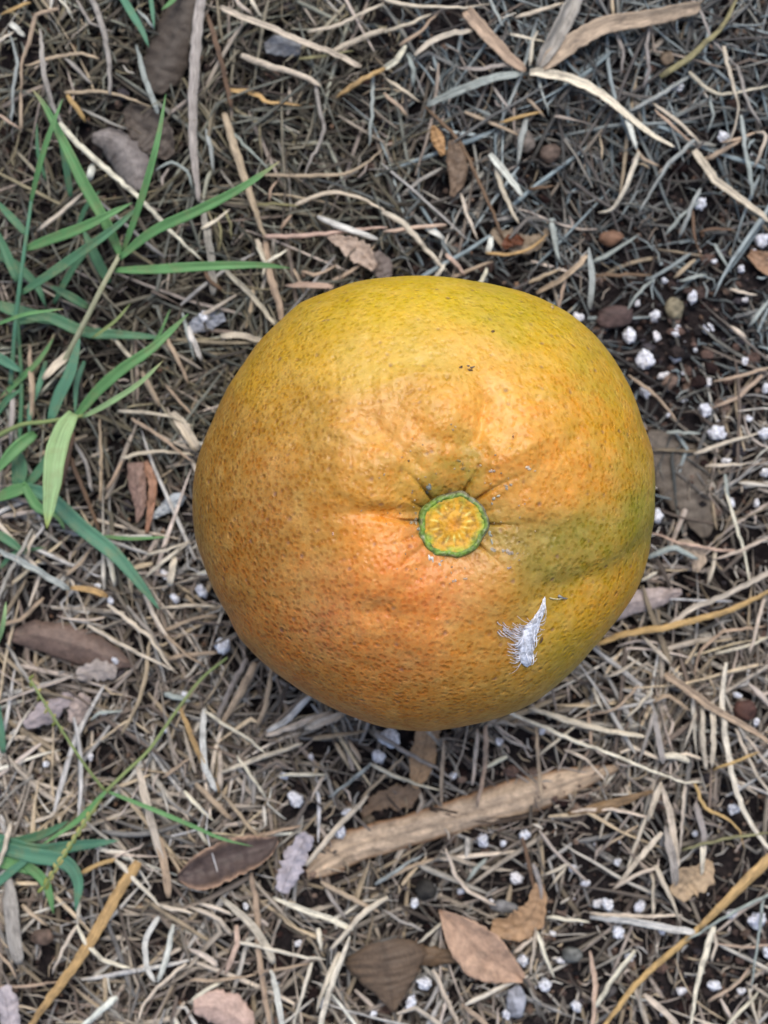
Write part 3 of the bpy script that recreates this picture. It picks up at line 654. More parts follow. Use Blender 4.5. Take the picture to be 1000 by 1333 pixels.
broad('dead_leaf', [(498,1226),(502,1246),(506,1272),(510,1296),(512,1318)], [30,104,84,40,4], (98,82,66), 'olive brown cupped dead leaf with pointed tip at the bottom', curl=-.35, z=.0095, rag=.05)
broad('dead_leaf', [(520,1243),(560,1246),(606,1246)], [16,26,10], (100,80,58), 'narrow dark brown leaf scrap between the cupped and the pinkish leaf', z=.007, curl=-.3)
broad('dead_leaf', [(232,1142),(262,1134),(305,1118),(345,1106),(362,1092)], [10,44,48,34,8], (88,76,72), 'dark purplish brown curled leaf under the thin green stem at the lower left', curl=.9, z=.0085, edge=(170,140,116), rag=.08, wave=.001, twist=.5)
broad('dead_leaf', [(640,1204),(662,1208),(685,1198),(698,1178),(702,1150)], [16,34,40,28,12], (160,130,98), 'small curled tan leaf with ragged edge beside the pinkish leaf', curl=.3, z=.0085, rag=.14)
broad('dead_leaf', [(842,565),(868,590),(895,625),(912,662),(918,700)], [18,60,78,62,10], (98,90,80), 'dull grey brown flat leaf right of the orange below the bright perlite', curl=-.15, z=.0035, rag=.1)
broad('dead_leaf', [(120,178),(140,180),(160,196),(173,220),(180,248)], [12,36,48,44,14], (128,122,118), 'grey weathered curled leaf at the upper left behind the pale diagonal straw', curl=-.8, z=.008, rag=.08)
broad('dead_leaf', [(246,-14),(236,20),(220,62),(206,98),(203,122)], [44,52,54,52,16], (72,64,56), 'dark brown wrinkled leaf at the top left beside the thick grey stem', curl=-.3, z=.0055, rag=.12)
broad('dead_leaf', [(366,1162),(376,1138),(388,1110),(402,1086)], [14,30,30,16], (176,170,176), 'whitish grey dry flake above the bottom left cream straws', curl=-.3, z=.008, rag=.25)
broad('dead_leaf', [(560,940),(554,968),(548,1000),(540,1026)], [30,32,30,8], (168,138,104), 'short tan leaf strip sticking out below the bottom of the orange', curl=-.1, z=.007)
broad('dead_leaf', [(796,798),(822,786),(856,778),(888,770)], [26,30,26,8], (168,155,150), 'pale pinkish grey leaf stub beside the lower right of the orange', curl=-.5, z=.007, rag=.05)
broad('dead_leaf', [(563,164),(570,180),(577,202)], [6,17,6], (165,130,88), 'tiny yellowish tan leaf scrap above the orange', curl=-.3, z=.009)
broad('dead_leaf', [(588,182),(594,205),(596,232),(588,256)], [10,26,22,5], (112,94,76), 'small brown leaf scrap just right of the yellowish tan one above the orange', curl=-.3, z=.0085)
broad('dead_leaf', [(165,140),(185,160),(205,182),(222,205)], [16,46,48,16], (82,74,66), 'brown crumpled leaf behind the upright green blade at the upper left', curl=.2, z=.0045, rag=.12, wave=.0012)
broad('dead_leaf', [(345,62),(365,58),(392,62)], [14,28,20], (118,122,126), 'bluish grey leaf flake under the pale straw at the top', curl=-.2, z=.007)
broad('dead_leaf', [(252,1312),(275,1312),(305,1325),(325,1345)], [18,44,46,20], (188,162,148), 'pale pink curled leaf at the bottom edge left of the centre', curl=-.4, z=.009)
broad('dead_leaf', [(32,945),(60,928),(95,905)], [12,28,14], (158,148,148), 'pale mauve grey leaf flake at the lower left above the thin seed stem', curl=-.3, z=.0065, rag=.25)
broad('dead_leaf', [(95,942),(102,922),(112,905)], [14,26,14], (160,146,138), 'short greyish pink leaf flake beside the mauve one at the lower left', curl=-.3, z=.007, rag=.2)
broad('dead_leaf', [(100,880),(125,873),(152,876)], [14,26,18], (150,142,136), 'grey leaf flake directly below the long brown leaf at the left', curl=-.2, z=.006, rag=.2)
broad('dead_leaf', [(428,306),(450,318),(472,332),(488,350)], [10,22,28,8], (172,154,138), 'pale crumpled leaf scrap just above the top left of the orange', curl=.3, z=.0075, rag=.25)
broad('dead_leaf', [(486,330),(496,345),(502,362)], [18,30,16], (112,102,96), 'grey brown leaf scrap touching the top of the orange', curl=-.3, z=.0065)
broad('dead_leaf', [(176,602),(178,630),(182,660),(178,680)], [20,24,14,4], (136,112,100), 'split brown leaf strip over the dark hollow left of the orange', curl=-.3, z=.0085)
broad('dead_leaf', [(186,602),(198,625),(196,660),(191,694)], [14,12,10,4], (162,124,100), 'narrow reddish tan strip right of the split brown leaf strip', curl=-.3, z=.009)
broad('dead_leaf', [(198,674),(214,662),(228,652),(240,644)], [5,15,20,8], (178,186,190), 'pale bluish leaf flake over the dark hollow left of the orange', curl=-.3, z=.007)
broad('dead_leaf', [(640,300),(660,312),(690,318),(715,300)], [10,26,22,8], (132,118,98), 'dull tan ragged leaf scrap above the upper right of the orange', curl=.2, z=.0065, rag=.3)
broad('dead_leaf', [(655,322),(668,312),(682,316)], [8,16,7], (100,58,34), 'small rusty brown leaf bit above the orange', curl=.2, z=.0085)
broad('dead_leaf', [(248,428),(268,418),(292,410)], [14,26,14], (140,146,156), 'bluish grey flake at the upper left of the orange', curl=-.2, z=.0055)
broad('dead_leaf', [(880,1168),(893,1150),(912,1140),(924,1120)], [22,36,34,10], (172,150,120), 'torn tan leaf base in the straw tangle at the lower right', curl=.25, z=.0085, rag=.15)
broad('dead_leaf', [(870,720),(890,712),(908,726),(905,745)], [6,20,22,6], (176,160,140), 'folded pale leaf scrap right of the orange by its green patch', curl=.3, z=.008, rag=.15)
broad('dead_leaf', [(640,1068),(560,1052)][::-1]+[(700,1058)], [6,8,6], (70,58,48), 'dark thin bark strip along the edge of the long sheath', z=.006, block=False)
broad('dead_leaf', [(0,1286),(8,1305),(14,1345)], [20,26,26], (176,168,170), 'broad whitish dry strip in the bottom left corner', curl=-.4, z=.009)
broad('dead_leaf', [(975,330),(1000,345),(1020,350)], [12,30,20], (150,120,94), 'tan leaf scrap under the angular perlite at the right edge', z=.006)
broad('dead_leaf', [(470,1060),(500,1040),(530,1035),(545,1015)], [8,26,30,10], (120,100,80), 'brown crumpled leaf scrap between the orange and the long sheath', curl=.3, z=.0055, rag=.3)
broad('dead_leaf', [(740,1060),(790,1050),(850,1030)][::-1], [4,14,5], (128,104,74), 'narrow olive brown strip in front of the right end of the long sheath', z=.0085, curl=-.4, block=False)

# ------------------------------------------------------------------ individual dry straws traced where they lie
COL = dict(cream=(222,212,190), pale=(204,190,170), tan=(178,156,132), grey=(160,152,144), cool=(160,166,160), gold=(190,156,104), brown=(112,88,68), pink=(196,168,148), white=(218,216,206), olive=(140,134,96))
CN = dict(cream='cream', pale='pale tan', tan='tan', grey='grey', cool='cool grey', gold='golden tan', brown='brown', pink='pinkish', white='whitish', olive='olive')
ST = """
15 grey 9|262,-10 256,50 252,120 252,190 259,264|thick upright grey dry stem left of the centre at the top
11 grey 6|262,262 268,300 276,345 278,385|shorter grey dry stem continuing below the thick upright stem
8 grey 8|52,38 58,100 72,145 85,168|thin grey straw leading down to the long pale diagonal straw
9 cream 10|78,160 100,186 140,222 182,258 218,297 262,338|long pale diagonal straw crossing under the green blades
12 cool 9|556,136 600,117 640,102 678,96|pale broad dry blade pointing left from the star of blades at the top
14 cream 10|690,95 730,99 762,112 790,130 815,152 850,178 878,192|pale arched dry blade running right and down from the star of blades
19 tan 10|606,12 635,46 662,75 684,92|broad tan dry blade coming from the upper left into the star of blades
28 grey 11|750,-12 728,35 712,66 700,90|broadest grey dry blade pointing up from the star of blades
25 tan 11|704,88 755,50 790,32 850,22 912,8|broad twisted tan blade running to the upper right from the star
10 olive 12|860,100 895,77 925,50 945,28 960,-6|curved olive straw arching down from the top right edge
5 grey 8|898,-5 915,20 925,48 942,68 962,90|
6 pale 9|897,94 920,115 938,124 970,119 1004,111|kinked pale straw running to the right edge at the top right
10 white 10|815,150 822,172 828,195|short whitish straw stub hanging from the arched dry blade
6 tan 8|828,192 838,208 858,216|
7 pale 9|942,60 953,105 962,142 956,170 947,190|pale bent straw near the top right corner
8 cream 9|832,198 816,240 798,274 780,277|hooked cream straw above the bare soil at the upper right
11 pale 10|903,196 930,234 968,262 1004,290|stout pale straw slanting down to the right edge
7 cool 8|905,182 872,212 850,245 832,277|
7 cool 8|912,245 898,275 884,310|
6 cool 7|868,305 890,278 912,262|
9 cool 7|766,322 771,365 768,404|upright whitish grey straw touching the upper right rim of the orange
8 cool 8|970,195 978,230 980,260|
7 cool 6|772,342 800,326 832,306|
6 brown 6|773,358 815,358 848,357|
7 tan 5|877,362 905,338|
6 cool 5|885,366 920,357|short cool grey straw on the bare soil above the small perlite grain
5 cool 5|852,363 830,382 816,406|
6 brown 6|900,268 905,310 915,342|
5 brown 5|910,302 930,297 958,300|
6 cool 5|930,318 942,338 952,356|
6 pale 5|950,376 985,385|
7 cool 6|974,426 988,408 1002,390|
8 pale 5|950,424 972,441|
6 pale 7|850,135 885,160 910,185|
6 tan 7|852,142 880,168 905,190|stout tan straw below the bluish perlite at the top right
7 cool 7|820,145 862,122 900,98|
6 grey 6|800,40 812,65 808,100|
6 grey 7|845,35 842,60 845,90 838,115|
7 cool 8|965,150 971,200 980,250|
6 grey 8|960,85 972,130 992,165|
6 pale 8|985,172 998,174 990,200 982,218|bent pale straw at the right edge below the kinked straw
6 tan 6|940,185 965,180 985,172|
8 tan 7|918,208 945,194 965,182|
5 cool 6|925,125 928,150 922,172|
9 pale 10|287,9 320,25 355,38 390,54 430,68 470,88|long pale straw slanting down across the top
6 pale 8|304,-5 315,8 328,20|
7 pale 8|324,-8 332,8 342,24|
9 pale 9|314,72 345,84 380,94 405,104 417,112|arched pale tan straw below the bluish grey flake at the top
6 grey 7|412,110 415,140 423,168 414,192 401,214 395,238|
8 gold 7|300,118 330,122 350,135 392,137|yellowish straw piece over the dark hollow at the top
6 tan 8|345,228 400,229 450,226 478,212 498,194|wide arched tan straw right of the long green blade tip
9 gold 9|438,126 468,106 502,88|stubby yellow tan straw end above the centre top
7 olive 8|390,77 430,71 460,66|
8 pale 7|430,68 470,50 505,38|
6 pale 8|400,42 440,33 470,18 500,4|
6 cool 7|486,98 484,150 481,190|
8 brown 7|270,18 285,70 295,112 301,140|
13 tan 8|292,148 308,200 322,240 334,280 346,312|stout tan stem slanting under the long green blade tip
11 tan 6|346,312 350,350 360,385 368,422|
5 cool 6|300,170 330,200 352,220|
8 cool 6|268,168 275,195 278,225|
7 pink 8|343,307 380,308 430,303 480,297 505,296|pinkish tan straw above the upper left of the orange
4 olive 7|330,266 360,265 388,268|
7 pale 7|384,268 410,255 440,250 470,258 505,277|
6 tan 6|365,300 372,288 380,278|
5 tan 6|350,262 353,245 362,234|
11 white 9|414,282 450,297 492,312|short thick whitish straw above the top left of the orange
8 pink 8|372,372 400,371 434,373|short pale pink straw at the upper left of the orange
8 pale 8|294,350 312,368 335,392 360,424|tan straw slanting down toward the upper left rim of the orange
7 pale 6|260,413 288,396 314,380|
9 pale 7|288,438 315,437 345,444|
8 pale 7|334,312 340,330 348,352|
6 cream 9|346,342 358,335 374,325|
5 cream 10|335,322 345,340 341,362|bent cream thread beside the horizontal green blade tip
4 olive 8|292,272 300,290 301,312|
4 olive 8|280,282 288,300 286,325|
6 cream 8|262,298 282,286 300,272|
6 tan 7|430,368 458,352 478,336 488,318|
6 tan 6|392,352 412,358 438,345|
6 tan 6|382,350 392,370 398,385|
10 white 9|638,200 655,222 680,256|bright whitish straw above the orange right of the brown leaf scrap
8 pale 8|645,212 655,250 676,292|
9 cool 8|686,152 677,185 674,214|cool grey upright straw below the star of blades
6 tan 7|604,146 640,160 676,176|
6 gold 8|650,160 675,152 706,146|
6 brown 7|555,140 600,186 620,230 640,272 656,312|
6 pale 6|600,252 610,285 622,312|
9 pale 8|498,276 525,290 555,325 582,352|pale straw slanting to the top rim of the orange
6 pink 8|500,302 540,296 582,293|
8 white 7|555,299 568,304 580,312|
10 cool 9|718,284 722,310 729,342|short stout pale straw above the upper right of the orange
9 white 7|634,331 641,308|
7 cream 8|566,362 574,352 580,342|
7 cream 8|622,372 630,360 634,349|
7 pink 7|580,330 592,342 606,358|
6 tan 6|588,362 615,350 642,340|
6 brown 6|688,246 722,242|
5 gold 9|632,329 660,332 690,325 712,305|thin golden brown curved twig above the upper right of the orange
8 tan 7|698,382 740,356 766,332|
6 tan 6|688,368 730,350|
5 tan 6|738,358 732,380 727,404|
6 grey 5|524,252 545,236 576,218|
6 pale 9|500,0 540,8 600,10 640,5|
8 pale 9|540,72 565,52 590,42 615,40|arched pale blade left of the star of blades
9 cream 9|498,90 515,78 528,60|
7 cool 8|530,70 538,90 537,112|
6 pale 9|500,42 530,32 562,18|
6 tan 8|520,60 548,40 572,15|
5 cool 9|636,-6 645,15 655,35|
7 pale 9|672,22 700,15 732,4|
5 grey 7|640,110 655,132 668,150|
6 tan 7|684,125 700,142 710,152|
5 cool 7|700,98 706,120 715,150|
8 grey 8|595,88 620,92 655,86 680,86|
5 cream 8|665,45 690,50 712,55|
6 cream 9|690,85 692,60 700,40|
6 pale 6|500,100 530,120 545,132|
6 tan 7|500,122 520,138 530,150|
7 tan 9|76,12 48,18 38,55 28,82 28,122|angular golden tan straw in the top left corner
5 cool 8|12,40 22,80 17,120 15,160|
9 grey 8|118,-6 130,25 138,52 143,90 144,124|grey jointed stem at the top left
7 grey 8|84,74 100,90 120,110|
6 tan 8|32,86 70,75 105,69 128,76|
8 gold 7|88,124 98,138 112,158|
6 pale 7|-4,56 20,40|
8 white 8|14,30 32,48|
4 cream 9|76,-4 86,8 95,19|
8 cool 8|177,58 185,95 196,122 206,148|cool grey bent straw beside the dark wrinkled leaf at the top left
5 cool 7|178,12 190,24 201,38|
5 grey 7|104,140 140,158 166,168|
6 tan 7|84,121 130,119 160,125 198,140|
10 white 8|121,214 116,236|short white stub behind the crossing green blades
7 pale 8|48,301 75,281 106,252|short pale stub between the green blades at the left
5 cool 9|203,222 222,211 243,220 251,245|
5 tan 7|27,120 28,172|
5 tan 7|-4,148 12,158 28,170|
6 gold 7|0,20 40,2|
5 grey 7|100,0 118,30 150,42|
9 tan 8|38,448 42,500 42,548|upright tan straw between the green stems at the left
8 grey 7|18,508 13,580|
12 pale 8|98,452 76,474 56,494|
6 pale 9|154,535 190,537 225,542 252,556|
6 tan 8|170,544 205,566 252,602|
6 pale 8|158,597 180,590 210,588 254,592|
6 tan 7|160,600 150,618 138,640|
6 grey 7|96,574 112,602 120,640|
5 tan 6|130,540 132,600 131,655|
7 brown 7|90,592 110,640 130,692|
9 tan 8|184,484 196,508 208,530|
8 brown 8|95,562 86,606 76,642|
15 pale 8|226,536 240,558 256,588|broad short pale straw touching the left rim of the orange
5 tan 6|214,500 232,520 252,542|
7 tan 6|218,440 232,470 246,500|
6 pale 7|140,425 160,455 175,470|
6 cool 6|238,408 243,430 250,455 255,470|
8 white 7|246,425 250,440 262,470|
7 brown 6|262,345 272,365 290,380|
9 cool 9|-6,714 35,735 66,753 92,768|pale bluish straw running down from the left edge
9 gold 8|90,766 115,768 140,776|
6 grey 9|42,688 25,722 10,750 -4,784|
8 pale 9|46,698 40,712 37,728|
6 tan 8|84,752 105,732 123,709|
8 cream 8|138,720 147,745 150,762|short cream straw left of the dark green arching blade
7 tan 8|-6,817 30,805 57,778|
7 pale 9|140,786 170,810 195,830 215,860 232,878|pale straw slanting right of the long brown leaf
6 grey 7|165,788 195,822 222,866|
6 pale 10|114,814 150,835 190,855 226,873|thin pale straw crossing the end of the long brown leaf
7 tan 9|196,828 190,880 180,915 158,958|
6 cream 8|188,752 215,730 246,705|
5 pale 8|192,722 220,715 247,704|
10 cream 8|221,762 228,724|
6 grey 7|8,838 30,875 52,902|
6 tan 6|200,810 240,850 268,868|
6 tan 6|214,822 250,806 284,800|
6 pale 6|208,792 240,788 284,789|
7 tan 6|214,858 250,852 284,850|
5 cool 7|118,938 130,928 160,926|
9 cool 8|214,904 232,908 248,913|short cool white straw piece left of the green seed stem
9 white 9|266,922 263,960 268,1000 282,1030|whitish bent straw in the tangle lower left of the orange
8 gold 8|234,918 250,960 272,1008 286,1032|golden straw beside the whitish bent straw
5 cream 10|268,926 295,945 325,962 346,982|
12 tan 8|332,862 316,900 298,930 284,952|
9 grey 7|322,858 300,900 280,946|
8 tan 7|354,868 346,918 334,946|
9 white 8|404,906 376,935 348,952|short pale straw meeting the lower left rim of the orange
10 pale 7|434,928 385,943 345,958|
8 pale 9|288,1006 340,986 394,968|
8 pale 7|286,978 288,1028|
5 cream 9|308,984 328,1012 346,1038|
6 tan 7|213,1012 230,1000 247,988|
12 pale 9|180,998 190,1040 200,1080 212,1120|stout pale straw at the lower left crossing under the green stem
6 tan 8|288,1030 315,1065 348,1102|
7 cream 8|240,1030 258,1050 278,1068|
9 tan 7|254,1020 280,1046 304,1068|
6 cream 8|362,1010 390,1008 424,1009|
6 pale 8|422,1010 412,1028 404,1044|
6 grey 6|319,1008 315,1052|
7 grey 6|331,1004 330,1052|
6 cream 8|254,1074 272,1102|
7 tan 6|298,1092 345,1086 394,1074|
12 pale 8|396,948 420,940 448,930|
8 tan 7|408,962 440,957 478,951|
6 cream 9|482,994 510,1009 545,1021 578,1030|cream bent straw under the bottom of the orange
7 cool 9|484,993 455,1018 428,1038|
7 grey 9|488,954 530,980 570,1001 592,1016|
7 tan 9|578,962 575,1010 575,1048|
7 pale 9|622,948 619,990 615,1022|
8 tan 10|633,944 631,1000 621,1050|straw hanging over the edge of the long sheath right of the centre
7 cream 9|660,985 625,1003|
5 tan 7|470,1040 500,1010 526,984|
7 tan 7|438,968 456,1002|
7 tan 7|454,964 470,992|
8 pale 9|398,1128 440,1076 478,1036|
6 cool 7|488,1152 520,1130 552,1112|
7 pale 8|580,1104 592,1138 612,1162 646,1178|curved pale straw on the dark soil below the long sheath
7 cool 6|608,1147 620,1130 634,1117|
6 tan 6|500,1146 535,1128 566,1118|
16 gold 10|180,1122 152,1165 125,1214 95,1260 68,1296 36,1340|thick golden straw slanting across the lower left corner
7 cream 11|100,1203 112,1229 135,1250 170,1261|forked cream straw arm over the thick golden straw
6 pale 10|100,1206 84,1232 68,1268|
6 cream 10|103,1173 101,1206|
7 gold 9|98,1142 125,1126 152,1118|
7 cream 9|150,1118 180,1150 212,1182|pale straw bent sharply at the lower left
12 tan 8|202,1080 214,1120 220,1168|
7 pale 9|208,1179 230,1183 255,1190|
9 white 9|226,1203 217,1246 206,1278|
8 white 8|207,1193 188,1222 190,1256 202,1278|
6 pale 9|242,1254 206,1285 186,1310 176,1340|
11 white 10|152,1298 128,1318 100,1342|white tapering straw end at the bottom left
5 tan 8|-5,1286 40,1283 78,1277|
5 tan 8|-5,1238 12,1256 22,1275|
8 pale 10|14,1072 8,1098 -6,1138|
22 grey 8|10,1140 13,1180 17,1220 24,1256|thick pale grey stub in the lower left corner
7 tan 7|28,1178 62,1206|
4 tan 8|10,1312 30,1310 54,1317|
5 tan 7|218,1108 232,1130 248,1158|
9 cream 10|355,1169 390,1181 430,1195 460,1210|cream straw slanting below the whitish flake
8 tan 8|418,1148 458,1169 494,1188|
11 pale 9|288,1168 320,1195 340,1220 358,1254|
9 tan 8|327,1136 335,1190 338,1250 345,1300 352,1340|long upright tan straw at the bottom left of the centre
7 pale 8|246,1180 282,1194 302,1218|
6 cream 8|260,1177 282,1182 304,1192|
8 pink 9|308,1204 309,1228 294,1268|short pink straw at the bottom left of the centre
6 cream 10|308,1225 350,1235 400,1246 424,1248|thin cream straw running across the bottom left straws
8 pale 10|504,1168 474,1188 450,1216 428,1238|pale straw forking down to the cream bundle at the bottom
9 cream 10|456,1218 442,1256 428,1296 416,1340|cream straw bundle strand left of the cupped leaf
8 pale 9|442,1240 426,1275 412,1318|
9 white 10|352,1262 361,1298 368,1342|bright white straw at the bottom edge
6 cream 9|406,1254 395,1290 380,1340|
8 cream 8|414,1208 419,1238|
8 pale 8|247,1234 268,1244 284,1258|
6 tan 8|247,1276 290,1276 334,1268|
6 cream 8|246,1304 266,1290 292,1276|
5 tan 7|330,1266 365,1262 404,1254|
6 grey 7|424,1158 438,1178 452,1198|
7 cream 10|606,1308 648,1287 688,1270|cream straw under the tip of the pinkish tan leaf
6 pale 9|698,1208 695,1240 690,1268|
7 cream 9|699,1212 710,1245 722,1273|
6 pale 8|668,1242 682,1230 698,1218|
6 cream 9|712,1194 740,1197 768,1200|
6 pale 8|742,1124 724,1133 704,1141|
5 pale 8|738,1128 726,1142 714,1158|
8 pale 8|563,1262 580,1300 600,1340|
8 tan 7|600,1308 618,1322 640,1340|
5 pale 8|544,1228 560,1214 578,1200|
5 grey 7|498,1184 525,1200 552,1212|
7 brown 9|680,1090 688,1120 696,1160|
8 grey 8|694,1125 703,1150 706,1175|
12 white 10|768,1194 820,1198 860,1206 905,1214|whitish split straw lying level at the lower right
6 pale 9|768,1189 830,1193 888,1191|
17 gold 10|1008,1112 965,1155 932,1188 910,1210|broad golden twisted straw at the lower right edge
6 cool 10|1006,1162 962,1184 925,1205 892,1225|
9 gold 9|916,1204 882,1234 852,1258 820,1290 782,1342|long golden straw slanting to the bottom right of the centre
10 cream 10|929,1206 916,1250 906,1290 899,1344|cream upright straw between two bright perlite grains
5 pale 9|928,1208 933,1230 926,1252|
12 grey 9|866,1075 875,1110 879,1152|
8 pale 9|853,1126 872,1166 886,1202|
8 pale 8|848,1138 850,1192|
8 pale 9|862,1083 832,1118 806,1150|
6 tan 8|836,1080 822,1118|
6 pale 9|798,1158 826,1140 858,1128|
8 cream 8|916,1090 912,1142|
9 pink 8|768,1238 775,1280 772,1340|pinkish upright straw at the bottom right of the centre
9 cream 9|827,1238 798,1276 776,1312|
9 pale 9|838,1294 864,1316 888,1342|
5 cool 9|994,1170 986,1230 978,1284|
5 tan 8|922,1304 958,1282 978,1256|
6 cream 8|942,1340 964,1316 988,1292|
4 pink 9|928,1228 970,1233 1006,1229|
5 pale 8|975,1285 980,1310 990,1340|
6 cream 11|652,924 700,943 750,965 800,983 850,1004 892,1019 914,1018|long thin cream straw slanting right from the bottom of the orange
10 pale 9|690,922 740,938 790,951 840,959|pale straw just above the long thin cream straw
9 cream 11|946,862 941,905 945,958 951,1000 966,1050 990,1092 1006,1108|long upright cream straw near the right edge
12 tan 9|866,876 900,900 926,920 962,941 1006,968|stout tan straw slanting behind the upright cream straw
8 pale 8|914,918 915,960 919,1002|
8 pale 8|928,914 929,955 927,998|
9 grey 8|850,918 857,960 863,994|
7 grey 8|852,924 842,962 830,994|
9 pale 9|861,1018 851,1046 844,1068|
10 pale 9|860,1020 872,1058 878,1098 881,1134|pale inverted V straw leg in the tangle at the lower right
6 pale 8|892,1018 888,1070 885,1114|
6 gold 9|903,1018 918,1052 945,1064 962,1080 969,1104|golden curled straw end near the lower right edge
6 pale 8|744,1056 795,1053 842,1063|
6 pale 8|842,1062 826,1104 816,1134|
10 cream 8|862,983 880,984 898,992|
6 pale 8|906,928 898,955 888,978|
5 tan 8|832,892 803,923 748,936|
5 pale 8|848,898 832,920 812,938|
6 pale 7|772,896 779,912 788,930|
5 gold 9|928,1002 955,992 988,979|
6 pale 8|958,948 982,1004 1004,1034|
5 pale 8|972,958 988,980 1004,1002|
5 pale 7|796,1054 784,1076 780,1094|
5 tan 7|832,1074 810,1088 782,1106|
5 olive 9|888,1106 946,1091 1004,1084|
11 grey 8|906,1046 917,1090 914,1134|
10 gold 10|776,838 820,823 862,818 902,808 950,795 1006,768|golden straw running from the lower right of the orange to the right edge
9 pale 9|862,822 900,791 942,774 1006,742|pale straw forking up from the golden straw at the right
6 cream 9|944,636 960,690 970,720 976,764|thin cream straw dropping along the right side
5 pink 8|848,694 890,708 930,715 962,718|
6 pale 9|928,729 965,716 1006,698|
9 cool 9|844,726 862,718 878,712 908,728|
5 cream 8|834,757 856,744|
5 pale 7|930,852 962,844 1006,828|
5 tan 7|904,884 910,850 942,822 996,816|
6 pale 7|836,828 852,844 872,864|
6 pale 7|788,882 810,872 832,858|
7 pale 8|903,591 940,578 988,564|pale straw just below the bright perlite at the right
6 pale 7|918,606 972,604|
6 cool 6|868,563 912,563|
6 tan 6|818,488 860,520 882,548|
5 tan 6|928,497 962,490 1004,479|
6 tan 6|928,532 962,516 992,488|
6 cool 7|944,618 950,664|
6 pale 7|922,760 928,738 932,715|
7 tan 8|850,915 868,905 900,925|
6 pale 9|995,780 984,820 976,852|
6 tan 7|765,925 770,965 760,990|
5 pale 8|700,985 730,960 755,940|
6 tan 9|697,940 700,980 706,1045|thin reddish brown straw crossing the long sheath
5 grey 7|640,940 660,962 690,975|
5 pale 7|735,975 765,990 790,1020|
"""
def straw_z(x, y, zl):
    X, Y, _ = P(x, y, .005); return soil_z(X, Y)*.4 + 0.0022 + 0.0045*(1-bare(x, y))*min(1.15, zl/8.0) + 0.0002*zl
def colvar(base, n, s, amt=.18):
    f = np.array([1+amt*noise.noise(Vector((i*.5, RNG.uniform(0, .3), base[0]*40))) for i in range(n)])
    return np.repeat(base[None]*f[:, None], s, 0)
def region(x, y):
    if y < 330: return 'at the top left' if x < 300 else 'at the top centre' if x < 640 else 'at the top right'
    if y < 700: return 'along the left side of the orange' if x < 400 else 'above the orange' if y < 420 and x < 740 else 'along the right side of the orange'
    if y < 900: return 'lower left of the orange' if x < 500 else 'lower right of the orange'
    if y < 1110: return 'below left of the orange' if x < 400 else 'below the orange' if x < 700 else 'below right of the orange'
    return 'in the bottom left corner' if x < 330 else 'at the bottom centre' if x < 700 else 'in the bottom right corner'
n_ind = 0; SPTS = []
for k_, line in enumerate(ST.strip().split('\n')):
    head, pts, lab = line.split('|'); w, ck, zl = head.split(); w = float(w)*.92; zl = float(zl)
    pp_ = [tuple(map(float, q_.split(','))) for q_ in pts.split()]
    L = sum(math.dist(pp_[i], pp_[i+1]) for i in range(len(pp_)-1)); n = int(min(40, max(7, L/7)))
    xy = spline(pp_, n, .62)
    xy = xy + np.stack([RNG.normal(0, .5, n), RNG.normal(0, .5, n)], 1)
    f = np.linspace(0, 1, n); arch = RNG.uniform(.0003, .0014)
    p3 = np.array([P(a[0], a[1], straw_z(a[0], a[1], zl) + arch*math.sin(g*PI)) for a, g in zip(xy, f)])
    t0, t1 = RNG.uniform(.75, 1.0), RNG.uniform(.35, .8)
    if RNG.random() < .5 and len(pp_) < 5: t0, t1 = t1, t0
    prof = np.interp(f, [0, .04, .3, .8, .97, 1], [t0*.7, t0, 1, (1+t1)/2, t1, t1*.5])*(1+.07*np.array([noise.noise(Vector((i*.6, k_*3.1, 0))) for i in range(n)]))
    hw = w*PX*.5*prof
    c = np.clip(lin(*COL[ck])*np.array([.97, 1.0, 1.0])*RNG.uniform(.92, 1.14)*(1+RNG.normal(0, .015, 3)), 0, .85)
    if w >= 12 or (w >= 7 and k_ % 3):
        sec = blade_sec(9 if w >= 12 else 5, fold=RNG.choice([.3, -.35, .6]), th=.12); V, F, uv = sweep(p3, hw, sec, hw, twist=RNG.normal(0, .25)+.35*np.sin(f*3+k_)); s = len(sec)
    else:
        s = 8; V, F, uv = sweep(p3, hw, ring(s), hw*RNG.uniform(.45, .75), twist=RNG.uniform(0, 3)*f*.5)
    o = mesh_obj('dry_straw', V, capped(F, n, s), M_straw, cols=colvar(c, n, s), uvs=uv)
    mx, my = xy[n//2]; reg = region(mx, my)
    if lab: tag(o, lab, 'straw', 'dry straws in the litter')
    else:
        sz = 'thin' if w <= 6 else 'medium' if w <= 8 else 'thick'
        dx, dy = pp_[-1][0]-pp_[0][0], pp_[0][1]-pp_[-1][1]; an = math.degrees(math.atan2(dy, dx)) % 180
        od_ = 'lying level' if an < 20 or an > 160 else 'lying upright' if 70 < an < 110 else 'slanting up right' if an < 90 else 'slanting down right'
        shp = 'curved ' if L > 1.06*math.hypot(dx, dy) else 'long ' if L > 75 else 'short ' if L < 28 else ''
        l_ = f'{shp}{sz} {CN[ck]} dry straw {od_} {reg}'; tag(o, l_, 'straw', f'{shp}{sz} {CN[ck]} straws {od_} {reg}')
    n_ind += 1
    for q_ in xy[::3]: SPTS.append((q_[0], q_[1]))

